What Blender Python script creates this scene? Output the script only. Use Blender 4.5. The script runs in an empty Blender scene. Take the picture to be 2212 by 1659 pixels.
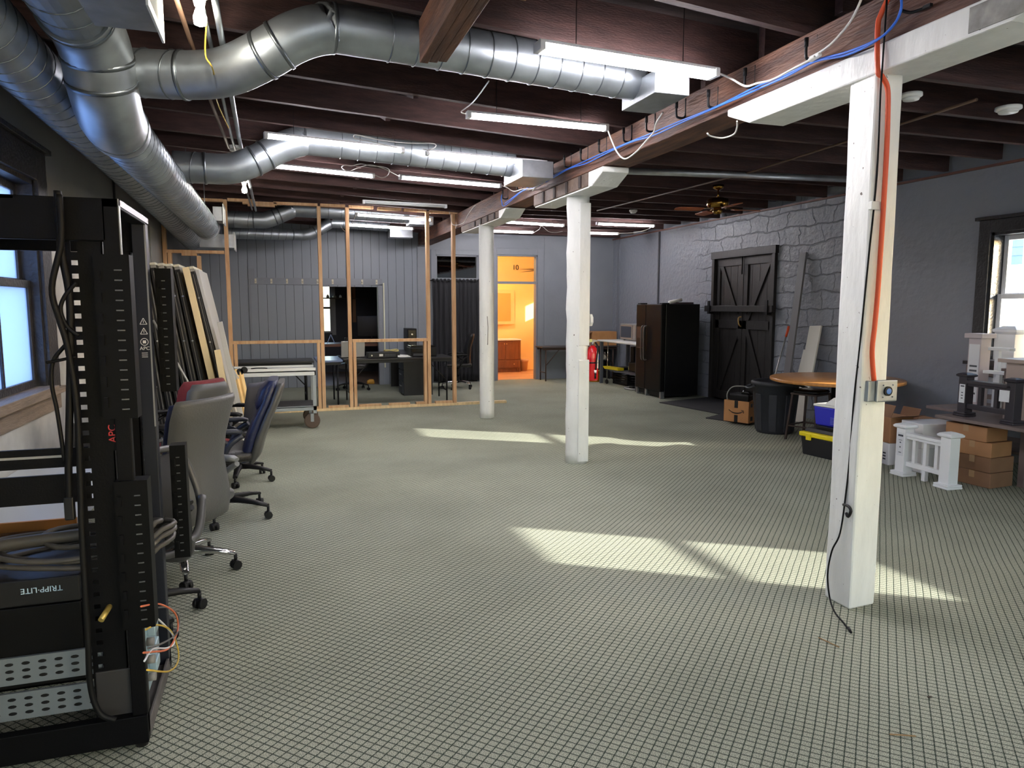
import bpy, math, random
from mathutils import Vector, Matrix
random.seed(7)
C = bpy.context.scene.collection
R = math.radians
PI = math.pi
# ---------------------------------------------------------------- measuring the photograph
FPX, EYE = 1535.0, 1.6
PITCH, YAW = R(6.3), R(18.2)
FWD = Vector((math.sin(YAW)*math.cos(PITCH), math.cos(YAW)*math.cos(PITCH), -math.sin(PITCH)))
RGT = Vector((math.cos(YAW), -math.sin(YAW), 0))
UPV = RGT.cross(FWD)
def P(px, py, X=None, Y=None, Z=None):
    """a measured point: where the sight line meets a real plane of the room"""
    d = FWD + RGT*((px-1106)/FPX) - UPV*((py-829.5)/FPX)
    if X is not None: t = X/d.x
    elif Y is not None: t = Y/d.y
    else: t = (Z-EYE)/d.z
    return Vector((d.x*t, d.y*t, EYE+d.z*t))
# ---------------------------------------------------------------- materials
def lin(c):
    return tuple(((v/255)/12.92 if v <= 10 else (((v/255)+.055)/1.055)**2.4) for v in c)
MATS = {}
def nodes_of(name):
    m = bpy.data.materials.new(name); m.use_nodes = True
    return m, m.node_tree.nodes, m.node_tree.links, m.node_tree.nodes['Principled BSDF']
def mat(name, rgb, rough=.5, metal=0, var=0, vs=6, stretch=(1, 1, 1), bump=0, bs=60, rgb2=None, spec=.5, coat=0, specks=None):
    if name in MATS: return MATS[name]
    m, N, L, b = nodes_of(name)
    c = lin(rgb)
    b.inputs['Base Color'].default_value = (*c, 1)
    b.inputs['Roughness'].default_value = rough
    b.inputs['Metallic'].default_value = metal
    b.inputs['Specular IOR Level'].default_value = spec
    b.inputs['Coat Weight'].default_value = coat
    tc = N.new('ShaderNodeTexCoord'); mp = N.new('ShaderNodeMapping')
    mp.inputs['Scale'].default_value = stretch
    L.new(tc.outputs['Object'], mp.inputs['Vector'])
    if var or rgb2:
        n = N.new('ShaderNodeTexNoise'); n.inputs['Scale'].default_value = vs; n.inputs['Detail'].default_value = 6
        L.new(mp.outputs['Vector'], n.inputs['Vector'])
        r = N.new('ShaderNodeValToRGB')
        c2 = lin(rgb2) if rgb2 else tuple(v*(1-var) for v in c)
        c1 = c if rgb2 else tuple(min(1, v*(1+var*.6)) for v in c)
        r.color_ramp.elements[0].position = .35; r.color_ramp.elements[1].position = .65
        r.color_ramp.elements[0].color = (*c2, 1); r.color_ramp.elements[1].color = (*c1, 1)
        L.new(n.outputs['Fac'], r.inputs['Fac']); L.new(r.outputs['Color'], b.inputs['Base Color'])
    if specks:      # nail holes, chips and stains
        src = b.inputs['Base Color'].links[0].from_socket
        n3 = N.new('ShaderNodeTexNoise'); n3.inputs['Scale'].default_value = 34; n3.inputs['Detail'].default_value = 2
        L.new(tc.outputs['Object'], n3.inputs['Vector'])
        mr = N.new('ShaderNodeMapRange'); mr.inputs['From Min'].default_value = .73; mr.inputs['From Max'].default_value = .76
        L.new(n3.outputs['Fac'], mr.inputs['Value'])
        mx = N.new('ShaderNodeMix'); mx.data_type = 'RGBA'; L.new(mr.outputs[0], mx.inputs['Factor']); L.new(src, mx.inputs['A'])
        mx.inputs['B'].default_value = (*lin(specks), 1); L.new(mx.outputs['Result'], b.inputs['Base Color'])
    if bump:
        n2 = N.new('ShaderNodeTexNoise'); n2.inputs['Scale'].default_value = bs; n2.inputs['Detail'].default_value = 5
        L.new(mp.outputs['Vector'], n2.inputs['Vector'])
        bp = N.new('ShaderNodeBump'); bp.inputs['Strength'].default_value = bump; bp.inputs['Distance'].default_value = .02
        L.new(n2.outputs['Fac'], bp.inputs['Height']); L.new(bp.outputs['Normal'], b.inputs['Normal'])
    MATS[name] = m
    return m
def emis(name, rgb, s):
    if name in MATS: return MATS[name]
    m, N, L, b = nodes_of(name)
    b.inputs['Base Color'].default_value = (.8, .8, .8, 1)
    b.inputs['Emission Color'].default_value = (*lin(rgb), 1)
    b.inputs['Emission Strength'].default_value = s
    MATS[name] = m
    return m
def glass(name, rgb=(240, 245, 250), t=.9, frosted=0, gloss=.08):
    if name in MATS: return MATS[name]
    m = bpy.data.materials.new(name); m.use_nodes = True
    N, L = m.node_tree.nodes, m.node_tree.links
    N.clear()
    o = N.new('ShaderNodeOutputMaterial')
    tr = N.new('ShaderNodeBsdfTransparent'); tr.inputs['Color'].default_value = (*[v*t for v in lin(rgb)], 1)
    gl = N.new('ShaderNodeBsdfGlossy'); gl.inputs['Roughness'].default_value = .02
    mx = N.new('ShaderNodeMixShader'); mx.inputs['Fac'].default_value = gloss
    src = tr.outputs[0]
    if frosted:
        tl = N.new('ShaderNodeBsdfTranslucent'); tl.inputs['Color'].default_value = (*lin(rgb), 1)
        m2 = N.new('ShaderNodeMixShader'); m2.inputs['Fac'].default_value = frosted
        L.new(tr.outputs[0], m2.inputs[1]); L.new(tl.outputs[0], m2.inputs[2]); src = m2.outputs[0]
    L.new(src, mx.inputs[1]); L.new(gl.outputs[0], mx.inputs[2]); L.new(mx.outputs[0], o.inputs['Surface'])
    MATS[name] = m
    return m
# ---------------------------------------------------------------- geometry
def catmull(pts, n=6):
    pts = [Vector(p) for p in pts]
    if len(pts) < 3: return pts
    out = []
    for i in range(len(pts)-1):
        p0, p1, p2, p3 = pts[max(i-1, 0)], pts[i], pts[i+1], pts[min(i+2, len(pts)-1)]
        for k in range(n):
            t = k/n
            out.append(.5*((2*p1)+(p2-p0)*t+(2*p0-5*p1+4*p2-p3)*t*t+(3*p1-p0-3*p2+p3)*t*t*t))
    out.append(pts[-1])
    return out
def rot(rx=0, ry=0, rz=0):
    return Matrix.Rotation(R(rz), 3, 'Z') @ Matrix.Rotation(R(ry), 3, 'Y') @ Matrix.Rotation(R(rx), 3, 'X')
I3 = Matrix.Identity(3)
OFF = {}
class MB:
    def __init__(s): s.v = []; s.f = []; s.m = []; s.s = []; s.mi = 0
    def use(s, i): s.mi = i; return s
    def add(s, vs, fs, smooth=False):
        k = len(s.v); s.v += [Vector(v) for v in vs]
        for f in fs: s.f.append([k+i for i in f]); s.m.append(s.mi); s.s.append(smooth)
        return s
    def join(s, o, mi):
        k = len(s.v); s.v += o.v; s.f += [[k+i for i in f] for f in o.f]; s.m += [mi]*len(o.f); s.s += o.s
        return s
    def box(s, a, b):
        x0, y0, z0 = a; x1, y1, z1 = b
        if x0 > x1: x0, x1 = x1, x0
        if y0 > y1: y0, y1 = y1, y0
        if z0 > z1: z0, z1 = z1, z0
        return s.hexa([(x0, y0, z0), (x1, y0, z0), (x1, y1, z0), (x0, y1, z0), (x0, y0, z1), (x1, y0, z1), (x1, y1, z1), (x0, y1, z1)])
    def hexa(s, p):
        return s.add(p, [(3, 2, 1, 0), (4, 5, 6, 7), (0, 1, 5, 4), (1, 2, 6, 5), (2, 3, 7, 6), (3, 0, 4, 7)])
    def obox(s, c, size, M=I3):
        c = Vector(c); h = Vector(size)/2
        return s.hexa([c + M @ Vector((sx*h.x, sy*h.y, sz*h.z)) for sz in (-1, 1) for sx, sy in ((-1, -1), (1, -1), (1, 1), (-1, 1))])
    def bar(s, p, q, w, h, up=(0, 0, 1)):
        p, q = Vector(p), Vector(q); d = (q-p).normalized(); u = Vector(up)
        if abs(d.dot(u)) > .98: u = Vector((0, 1, 0))
        r = d.cross(u).normalized()*(w/2); u2 = r.cross(d).normalized()*(h/2)
        return s.hexa([p-r-u2, p+r-u2, q+r-u2, q-r-u2, p-r+u2, p+r+u2, q+r+u2, q-r+u2])
    def loft(s, rings, cap=True, smooth=True, closed=False):
        n = len(rings[0]); vs = [v for r in rings for v in r]; fs = []
        m = len(rings)
        for i in range(m if closed else m-1):
            for j in range(n):
                a = i*n+j; b = i*n+(j+1) % n; i2 = (i+1) % m
                fs.append((a, b, i2*n+(j+1) % n, i2*n+j))
        s.add(vs, fs, smooth)
        if cap and not closed:
            k = len(s.v)-len(vs)
            s.f.append([k+j for j in range(n)][::-1]); s.m.append(s.mi); s.s.append(False)
            s.f.append([k+(m-1)*n+j for j in range(n)]); s.m.append(s.mi); s.s.append(False)
        return s
    def tube(s, pts, r, n=8, sm=0, cap=True, closed=False):
        pts = catmull(pts, sm) if sm else [Vector(p) for p in pts]
        rings = []; u = None
        for i, p in enumerate(pts):
            if closed: d = (pts[(i+1) % len(pts)]-pts[i-1])
            else: d = (pts[min(i+1, len(pts)-1)]-pts[max(i-1, 0)])
            if d.length < 1e-9: d = Vector((0, 0, 1))
            d.normalize()
            if u is None: u = d.orthogonal().normalized()
            else:
                u = (u-d*u.dot(d))
                u = u.normalized() if u.length > 1e-6 else d.orthogonal().normalized()
            w = d.cross(u); rr = r[i*len(r)//len(pts)] if isinstance(r, (list, tuple)) else r
            rings.append([p+u*(rr*math.cos(2*PI*k/n))+w*(rr*math.sin(2*PI*k/n)) for k in range(n)])
        return s.loft(rings, cap, closed=closed)
    def cyl(s, p, q, r0, r1=None, n=20, smooth=True):
        p, q = Vector(p), Vector(q); r1 = r0 if r1 is None else r1
        d = (q-p).normalized(); u = d.orthogonal().normalized(); w = d.cross(u)
        return s.loft([[c+u*(rr*math.cos(2*PI*k/n))+w*(rr*math.sin(2*PI*k/n)) for k in range(n)] for c, rr in ((p, r0), (q, r1))], smooth=smooth)
    def lathe(s, prof, c=(0, 0, 0), M=I3, n=24):
        c = Vector(c)
        return s.loft([[c+M @ Vector((max(r, 1e-4)*math.cos(2*PI*k/n), max(r, 1e-4)*math.sin(2*PI*k/n), z)) for k in range(n)] for r, z in prof])
    def prism(s, poly, vec):
        vec = Vector(vec); a = [Vector(p) for p in poly]; n = len(a)
        s.add(a+[p+vec for p in a], [tuple(range(n))[::-1], tuple(range(n, 2*n))]+[(i, (i+1) % n, n+(i+1) % n, n+i) for i in range(n)])
        return s
    def sec(s, secs, n=28, e=3.2, smooth=True):
        """loft of rounded sections: (centre, half-axis u, half-axis w)"""
        rings = []
        for c, u, w in secs:
            c, u, w = Vector(c), Vector(u), Vector(w); ring = []
            for k in range(n):
                a = 2*PI*k/n; ca, sa = math.cos(a), math.sin(a)
                ring.append(c+u*math.copysign(abs(ca)**(2/e), ca)+w*math.copysign(abs(sa)**(2/e), sa))
            rings.append(ring)
        return s.loft(rings, smooth=smooth)
    def build(s, name, m, parent=None, bevel=0, seg=2):
        o_ = OFF.get(parent.name, Vector()) if parent else Vector()
        me = bpy.data.meshes.new(name)
        me.from_pydata([v-o_ for v in s.v], [], s.f)
        for mm in (m if isinstance(m, (list, tuple)) else [m]): me.materials.append(mm)
        for i, p in enumerate(me.polygons): p.material_index = s.m[i]; p.use_smooth = s.s[i]
        me.update()
        import bmesh
        bm = bmesh.new(); bm.from_mesh(me); bmesh.ops.recalc_face_normals(bm, faces=bm.faces); bm.to_mesh(me); bm.free()
        o = bpy.data.objects.new(name, me); C.objects.link(o)
        if parent: o.parent = parent; OFF[o.name] = o_
        if bevel:
            b = o.modifiers.new('bevel', 'BEVEL'); b.width = bevel; b.segments = seg; b.limit_method = 'ANGLE'
            b.harden_normals = False
        return o
def tag(o, label, cat, group=None):
    o['label'] = label; o['category'] = cat
    if group: o['group'] = group
    return o
def thing(name, label, cat, loc=(0, 0, 0), rz=None, group=None):
    """rz None: parts come in room coordinates; else parts come in the thing's own coordinates"""
    o = bpy.data.objects.new(name, None); C.objects.link(o); o.empty_display_size = .1
    o.location = loc
    if rz is None: OFF[o.name] = Vector(loc)
    else: o.rotation_euler = (0, 0, R(rz))
    return tag(o, label, cat, group)
def solo(mb, name, m, label, cat, group=None, bevel=0, loc=None):
    o = mb.build(name, m, None, bevel)
    if loc is None:
        xs = [v.co for v in o.data.vertices]
        loc = Vector((sum(v.x for v in xs)/len(xs), sum(v.y for v in xs)/len(xs), min(v.z for v in xs)))
    loc = Vector(loc)
    for v in o.data.vertices: v.co -= loc
    o.location = loc
    return tag(o, label, cat, group)
def structure(mb, name, m, parent=None, bevel=0):
    o = mb.build(name, m, parent, bevel)
    if not parent: o['kind'] = 'structure'
    return o
def sroot(name, loc=(0, 0, 0)):
    o = bpy.data.objects.new(name, None); C.objects.link(o); o.location = loc; OFF[o.name] = Vector(loc)
    o['kind'] = 'structure'
    return o
def copy_tree(o, parent=None):
    c = o.copy(); C.objects.link(c)
    if parent: c.parent = parent
    for ch in o.children: copy_tree(ch, c)
    return c
def text(s, size, m, name, parent, origin, xdir, ydir, depth=.0008, align='CENTER'):
    cu = bpy.data.curves.new('lettering', 'FONT'); cu.body = s; cu.size = size; cu.extrude = depth
    cu.align_x = align; cu.align_y = 'CENTER'
    t = bpy.data.objects.new('tmp', cu); C.objects.link(t)
    bpy.context.view_layer.update()
    me = bpy.data.meshes.new_from_object(t.evaluated_get(bpy.context.evaluated_depsgraph_get()))
    bpy.data.objects.remove(t); bpy.data.curves.remove(cu)
    x = Vector(xdir).normalized(); y = Vector(ydir).normalized(); z = x.cross(y)
    M = Matrix((x, y, z)).transposed()
    o_ = OFF.get(parent.name, Vector()) if parent else Vector()
    for v in me.vertices: v.co = M @ v.co + Vector(origin) - o_
    me.materials.clear(); me.materials.append(m)
    o = bpy.data.objects.new(name, me); C.objects.link(o)
    if parent: o.parent = parent; OFF[o.name] = o_
    return o
# ---------------------------------------------------------------- shared materials
LX, RX, FY, BY = -1.5, 7.14, 14.5, -5.0
black_metal = mat('black_metal', (17, 18, 21), .42, .3, bump=.05, bs=200)
black_plastic = mat('black_plastic', (16, 16, 18), .45, bump=.08, bs=240, spec=.3)
black_wood = mat('black_wood', (30, 27, 27), .5, var=.3, vs=9, stretch=(3, 3, .5), bump=.2, bs=25)
chrome = mat('chrome', (215, 215, 215), .15, 1)
brass = mat('brass', (150, 115, 55), .25, 1)
white_plastic = mat('white_plastic', (232, 232, 228), .35)
white_paint = mat('white_paint', (226, 227, 222), .55, var=.06, vs=9, bump=.35, bs=18, stretch=(1, 1, .3), specks=(96, 84, 76))
grey_paint = mat('grey_paint', (122, 126, 134), .5, var=.06, vs=2, bump=.15, bs=14)
dark_grey_paint = mat('dark_grey_paint', (70, 72, 78), .5, var=.1, vs=3, bump=.2, bs=20)
joist_wood = mat('joist_wood', (66, 43, 40), .8, var=.35, vs=5, stretch=(.6, 6, 6), bump=.3, bs=30)
deck_wood = mat('deck_wood', (46, 34, 33), .85, var=.4, vs=4, stretch=(.6, 6, 6), bump=.3, bs=30)
beam_wood = mat('beam_wood', (116, 76, 54), .6, rgb2=(74, 46, 36), vs=5, stretch=(4, .5, 4), bump=.45, bs=22)
pine = mat('pine', (214, 176, 132), .6, rgb2=(196, 150, 106), vs=6, stretch=(5, 5, .6), bump=.12, bs=40)
pale_pine = mat('pale_pine', (228, 200, 152), .6, var=.12, vs=6, stretch=(5, 5, .6))
steel = mat('galvanised_steel', (164, 171, 176), .42, .85, var=.22, vs=4, bump=.06, bs=6)
steel_dull = mat('galvanised_box', (170, 174, 178), .42, .85, var=.14, vs=9)
cardboard = mat('cardboard', (170, 124, 86), .8, var=.1, vs=5)
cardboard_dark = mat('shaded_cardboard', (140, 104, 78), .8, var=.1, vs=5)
blue_lit = mat('blue_lit_leather', (24, 32, 66), .36, bump=.25, bs=40)  # blue of the window's reflection put into the leather colour
grey_leather = mat('grey_leather', (84, 84, 84), .42, bump=.15, bs=90)
black_leather = mat('black_leather', (26, 25, 26), .4, bump=.2, bs=70)
paper = mat('paper', (235, 235, 230), .7)
cable_white = mat('white_cable', (215, 213, 205), .5)
cable_black = mat('black_cable', (12, 12, 13), .55, spec=.2)
TUBE, SKY, SUN, EXPO = 18.0, .5, 4.6, 2.45
# ================================================================ THE ROOM
# ---- carpet: loops in a slanted grid
m, N, L, b = nodes_of('loop_carpet')
tc = N.new('ShaderNodeTexCoord')
def math_node(op, a, bv=None, c=None):
    n = N.new('ShaderNodeMath'); n.operation = op
    for i, v in enumerate((a, bv, c)):
        if v is None: continue
        if isinstance(v, (int, float)): n.inputs[i].default_value = v
        else: L.new(v, n.inputs[i])
    return n.outputs[0]
nz = N.new('ShaderNodeTexNoise'); nz.inputs['Scale'].default_value = 2.2; nz.inputs['Detail'].default_value = 3
L.new(tc.outputs['Object'], nz.inputs['Vector'])
mp = N.new('ShaderNodeMapping'); mp.inputs['Rotation'].default_value = (0, 0, R(45.5))
vm = N.new('ShaderNodeVectorMath'); vm.operation = 'MULTIPLY_ADD'
vm.inputs[1].default_value = (.012, .012, 0); L.new(nz.outputs['Color'], vm.inputs[0]); L.new(tc.outputs['Object'], vm.inputs[2])
L.new(vm.outputs[0], mp.inputs['Vector'])
sx = N.new('ShaderNodeSeparateXYZ'); L.new(mp.outputs[0], sx.inputs[0])
def ridge(o, pitch):
    return math_node('ABSOLUTE', math_node('SUBTRACT', math_node('FRACT', math_node('DIVIDE', o, pitch)), .5))
ra = ridge(sx.outputs[0], .0365); rb = ridge(sx.outputs[1], .031)
def line(r, w0, w1):
    n = N.new('ShaderNodeMapRange'); n.interpolation_type = 'SMOOTHSTEP'
    n.inputs['From Min'].default_value = w0; n.inputs['From Max'].default_value = w1
    L.new(r, n.inputs['Value']); return n.outputs[0]
la = math_node('MULTIPLY', line(ra, .40, .49), math_node('ADD', math_node('MULTIPLY', line(rb, .0, .25), .35), .65)); lb = math_node('MULTIPLY', line(rb, .36, .49), .85)
lines = math_node('MAXIMUM', la, lb)
loop = N.new('ShaderNodeTexNoise'); loop.inputs['Scale'].default_value = 260; loop.inputs['Detail'].default_value = 2
L.new(tc.outputs['Object'], loop.inputs['Vector'])
cr = N.new('ShaderNodeValToRGB')
cr.color_ramp.elements[0].position = .32; cr.color_ramp.elements[0].color = (*lin((108, 116, 104)), 1)
cr.color_ramp.elements[1].position = .66; cr.color_ramp.elements[1].color = (*lin((206, 206, 186)), 1)
L.new(loop.outputs['Fac'], cr.inputs['Fac'])
soil = N.new('ShaderNodeTexNoise'); soil.inputs['Scale'].default_value = .7; soil.inputs['Detail'].default_value = 5
L.new(tc.outputs['Object'], soil.inputs['Vector'])
sr = N.new('ShaderNodeValToRGB'); sr.color_ramp.elements[0].position = .3; sr.color_ramp.elements[0].color = (.74, .74, .74, 1)
sr.color_ramp.elements[1].position = .6; sr.color_ramp.elements[1].color = (1, 1, 1, 1)
L.new(soil.outputs['Fac'], sr.inputs['Fac'])
mm_ = N.new('ShaderNodeMix'); mm_.data_type = 'RGBA'; mm_.blend_type = 'MULTIPLY'; mm_.inputs['Factor'].default_value = 1
L.new(cr.outputs[0], mm_.inputs['A']); L.new(sr.outputs[0], mm_.inputs['B'])
mx = N.new('ShaderNodeMix'); mx.data_type = 'RGBA'
L.new(lines, mx.inputs['Factor']); L.new(mm_.outputs['Result'], mx.inputs['A']); mx.inputs['B'].default_value = (*lin((40, 56, 48)), 1)
L.new(mx.outputs['Result'], b.inputs['Base Color'])
hgt = math_node('ADD', math_node('MULTIPLY', lines, -1.0), math_node('MULTIPLY', loop.outputs['Fac'], .5))
bp = N.new('ShaderNodeBump'); bp.inputs['Strength'].default_value = .75; bp.inputs['Distance'].default_value = .006
L.new(hgt, bp.inputs['Height']); L.new(bp.outputs[0], b.inputs['Normal'])
b.inputs['Roughness'].default_value = .95; b.inputs['Specular IOR Level'].default_value = .1
carpet = m
structure(MB().box((LX-.3, BY-.3, -.12), (RX+.3, FY+.1, 0)), 'floor', carpet)

# ---- far wall: tongue-and-groove boards on the left, plaster on the right
m, N, L, b = nodes_of('board_wall_paint')
tc = N.new('ShaderNodeTexCoord'); sx = N.new('ShaderNodeSeparateXYZ'); L.new(tc.outputs['Object'], sx.inputs[0])
nz = N.new('ShaderNodeTexNoise'); nz.inputs['Scale'].default_value = 3; L.new(tc.outputs['Object'], nz.inputs['Vector'])
r = ridge(math_node('ADD', sx.outputs[0], math_node('MULTIPLY', nz.outputs['Fac'], .012)), .165)
ln = line(r, .468, .488)
mx = N.new('ShaderNodeMix'); mx.data_type = 'RGBA'; L.new(math_node('MULTIPLY', ln, math_node('ADD', nz.outputs['Fac'], .35)), mx.inputs['Factor'])
mx.inputs['A'].default_value = (*lin((124, 130, 140)), 1); mx.inputs['B'].default_value = (*lin((38, 38, 42)), 1)
L.new(mx.outputs['Result'], b.inputs['Base Color']); b.inputs['Roughness'].default_value = .42
bp = N.new('ShaderNodeBump'); bp.invert = True; bp.inputs['Strength'].default_value = .6; bp.inputs['Distance'].default_value = .01
L.new(ln, bp.inputs['Height']); L.new(bp.outputs[0], b.inputs['Normal'])
board_wall = m
H = 3.42
w = MB()
T = FY+.14
# openings: inner opening X .85-1.95 z<1.97; curtained doorway 3.06-4.0 z<2.65; bathroom doorway 4.42-5.34 z<2.67
for x0, x1, z0, z1, k in ((LX, .85, 0, H, 0), (.85, 1.95, 1.97, H, 0), (1.95, 2.76, 0, H, 0), (2.76, 3.12, 0, H, 1), (3.12, 4.02, 2.64, H, 1),
                          (4.02, 4.42, 0, H, 1), (4.42, 5.34, 2.67, H, 1), (5.34, RX+.3, 0, H, 1)):
    w.use(k).box((x0, FY, z0), (x1, T, z1))
structure(w, 'wall_far', [board_wall, grey_paint])
# ---- left wall with a window
m, N, L, b = nodes_of('left_wall_paint')
tc = N.new('ShaderNodeTexCoord'); sx = N.new('ShaderNodeSeparateXYZ'); L.new(tc.outputs['Object'], sx.inputs[0])
nz = N.new('ShaderNodeTexNoise'); nz.inputs['Scale'].default_value = 1.7; nz.inputs['Detail'].default_value = 7; L.new(tc.outputs['Object'], nz.inputs['Vector'])
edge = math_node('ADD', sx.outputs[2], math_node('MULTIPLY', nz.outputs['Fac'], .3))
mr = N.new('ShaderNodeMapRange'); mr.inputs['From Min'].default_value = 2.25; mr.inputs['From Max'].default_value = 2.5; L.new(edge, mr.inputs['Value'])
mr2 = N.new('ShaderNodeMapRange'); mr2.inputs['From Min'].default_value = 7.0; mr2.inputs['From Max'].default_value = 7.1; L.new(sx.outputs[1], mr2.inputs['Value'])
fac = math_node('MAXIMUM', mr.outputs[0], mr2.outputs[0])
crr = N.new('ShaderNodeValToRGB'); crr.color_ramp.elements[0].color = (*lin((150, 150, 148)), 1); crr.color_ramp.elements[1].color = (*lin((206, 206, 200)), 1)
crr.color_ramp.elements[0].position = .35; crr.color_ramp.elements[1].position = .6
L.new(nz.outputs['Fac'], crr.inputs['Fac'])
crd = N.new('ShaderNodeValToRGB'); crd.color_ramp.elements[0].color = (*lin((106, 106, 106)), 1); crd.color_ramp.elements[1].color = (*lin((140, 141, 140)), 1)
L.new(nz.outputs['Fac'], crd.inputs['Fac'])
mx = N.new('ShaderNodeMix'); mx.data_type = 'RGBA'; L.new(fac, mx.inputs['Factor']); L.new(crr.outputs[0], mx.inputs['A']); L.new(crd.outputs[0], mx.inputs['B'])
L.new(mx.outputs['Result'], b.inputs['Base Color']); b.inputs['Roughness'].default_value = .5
bp = N.new('ShaderNodeBump'); bp.inputs['Strength'].default_value = .3; bp.inputs['Distance'].default_value = .03
L.new(nz.outputs['Fac'], bp.inputs['Height']); L.new(bp.outputs[0], b.inputs['Normal'])
left_paint = m
def wall_x(name, x0, x1, y0, y1, z1, holes, m):
    """wall along Y with rectangular holes (ya, yb, za, zb)"""
    w = MB(); holes = sorted(holes); y = y0
    for ya, yb, za, zb in holes:
        w.box((x0, y, 0), (x1, ya, z1)); w.box((x0, ya, 0), (x1, yb, za)); w.box((x0, ya, zb), (x1, yb, z1)); y = yb
    w.box((x0, y, 0), (x1, y1, z1))
    return structure(w, name, m)
W1 = (4.3, 5.55, 1.03, 2.42)
W1b = (.6, 1.8, 1.0, 2.42)
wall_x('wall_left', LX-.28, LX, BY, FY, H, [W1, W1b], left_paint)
# ---- right wall: painted rubble blocks and plaster
m, N, L, b = nodes_of('right_wall_paint')
tc = N.new('ShaderNodeTexCoord'); sx = N.new('ShaderNodeSeparateXYZ'); L.new(tc.outputs['Object'], sx.inputs[0])
cx = N.new('ShaderNodeCombineXYZ'); L.new(sx.outputs[1], cx.inputs[0]); L.new(sx.outputs[2], cx.inputs[1])
nz = N.new('ShaderNodeTexNoise'); nz.inputs['Scale'].default_value = 2.4; nz.inputs['Detail'].default_value = 6; L.new(cx.outputs[0], nz.inputs['Vector'])
vm = N.new('ShaderNodeVectorMath'); vm.operation = 'MULTIPLY_ADD'; vm.inputs[1].default_value = (.42, .2, 0)
L.new(nz.outputs['Color'], vm.inputs[0]); L.new(cx.outputs[0], vm.inputs[2])
br = N.new('ShaderNodeTexBrick'); br.inputs['Scale'].default_value = 1; br.inputs['Brick Width'].default_value = .46; br.inputs['Row Height'].default_value = .235
br.inputs['Mortar Size'].default_value = .012; br.inputs['Mortar Smooth'].default_value = .6
br.inputs['Color1'].default_value = (1, 1, 1, 1); br.inputs['Color2'].default_value = (.8, .8, .8, 1); br.inputs['Mortar'].default_value = (0, 0, 0, 1)
L.new(vm.outputs[0], br.inputs['Vector'])
mk = N.new('ShaderNodeMapRange'); mk.inputs['From Min'].default_value = 7.5; mk.inputs['From Max'].default_value = 8.1; L.new(math_node('ADD', sx.outputs[1], math_node('MULTIPLY', nz.outputs['Fac'], .8)), mk.inputs['Value'])
mk2 = N.new('ShaderNodeMapRange'); mk2.inputs['From Min'].default_value = 11.6; mk2.inputs['From Max'].default_value = 11.0; L.new(math_node('ADD', sx.outputs[1], math_node('MULTIPLY', nz.outputs['Fac'], .8)), mk2.inputs['Value'])
mask = math_node('MULTIPLY', mk.outputs[0], mk2.outputs[0])
crk = math_node('MULTIPLY', math_node('MULTIPLY', br.outputs['Fac'], mask), .45)
n3 = N.new('ShaderNodeTexNoise'); n3.inputs['Scale'].default_value = 14; n3.inputs['Detail'].default_value = 8; L.new(cx.outputs[0], n3.inputs['Vector'])
mx = N.new('ShaderNodeMix'); mx.data_type = 'RGBA'; L.new(crk, mx.inputs['Factor'])
mx.inputs['A'].default_value = (*lin((134, 139, 149)), 1); mx.inputs['B'].default_value = (*lin((66, 66, 72)), 1)
L.new(mx.outputs['Result'], b.inputs['Base Color']); b.inputs['Roughness'].default_value = .42
hh = math_node('ADD', math_node('MULTIPLY', br.outputs['Fac'], math_node('MULTIPLY', mask, -1.2)), math_node('ADD', math_node('MULTIPLY', n3.outputs['Fac'], math_node('ADD', math_node('MULTIPLY', mk.outputs[0], .5), .12)), math_node('MULTIPLY', nz.outputs['Fac'], 1.0)))
bp = N.new('ShaderNodeBump'); bp.inputs['Strength'].default_value = .8; bp.inputs['Distance'].default_value = .035
L.new(hh, bp.inputs['Height']); L.new(bp.outputs[0], b.inputs['Normal'])
right_paint = m
W2 = (4.75, 5.62, 1.0, 2.36)
W3 = (.2, 1.18, 1.42, 2.4)
D1 = (8.99, 10.62, 0, 2.48)
wall_x('wall_right', RX, RX+.3, BY, FY+.14, H, [W2, W3, D1], right_paint)
WB_FILL = [(-.9, 1.1, .9, 2.6), (2.0, 4.0, .9, 2.6), (4.6, 6.6, .9, 2.6)]  # three unseen windows, added behind the camera to let in fill daylight
w = MB(); x = LX-.28
for a, b_, z0, z1 in WB_FILL:
    w.box((x, BY-.2, 0), (a, BY, H)); w.box((a, BY-.2, 0), (b_, BY, z0)); w.box((a, BY-.2, z1), (b_, BY, H)); x = b_
w.box((x, BY-.2, 0), (RX+.3, BY, H)); structure(w, 'wall_back', grey_paint)

# ---- ceiling: boards on joists; the two bays are framed separately
ceil = sroot('ceiling')
MB().box((LX-.28, BY-.2, 3.33), (RX+.3, T, 3.42)).build('board_deck', deck_wood, ceil)
SK = .115
yl = [-4.6, -4.0, -3.3, -2.6, -1.9, -1.2, -.5, .22, .92, 1.62, 2.3, 3.0, 3.72, 4.44, 5.1, 5.8, 6.46, 7.22, 7.9, 8.6, 9.3, 10.0, 10.7, 11.42, 12.1, 12.8, 13.4, 13.95]
for y in yl:
    t = .05 if y < 12 else .045
    j = MB()
    p0, p1 = Vector((LX, y+LX*SK, 0)), Vector((2.98, y+2.98*SK, 0))
    if p1.y > FY: p1 = Vector((2.2, y+2.2*SK, 0))
    if p0.y < BY+.1: continue
    j.hexa([(p0.x, p0.y-t/2, 3.155), (p1.x, p1.y-t/2, 3.04), (p1.x, p1.y+t/2, 3.04), (p0.x, p0.y+t/2, 3.155), (p0.x, p0.y-t/2, 3.33), (p1.x, p1.y-t/2, 3.33), (p1.x, p1.y+t/2, 3.33), (p0.x, p0.y+t/2, 3.33)])
    j.build('joist', joist_wood, ceil)
y = -4.848
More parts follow.
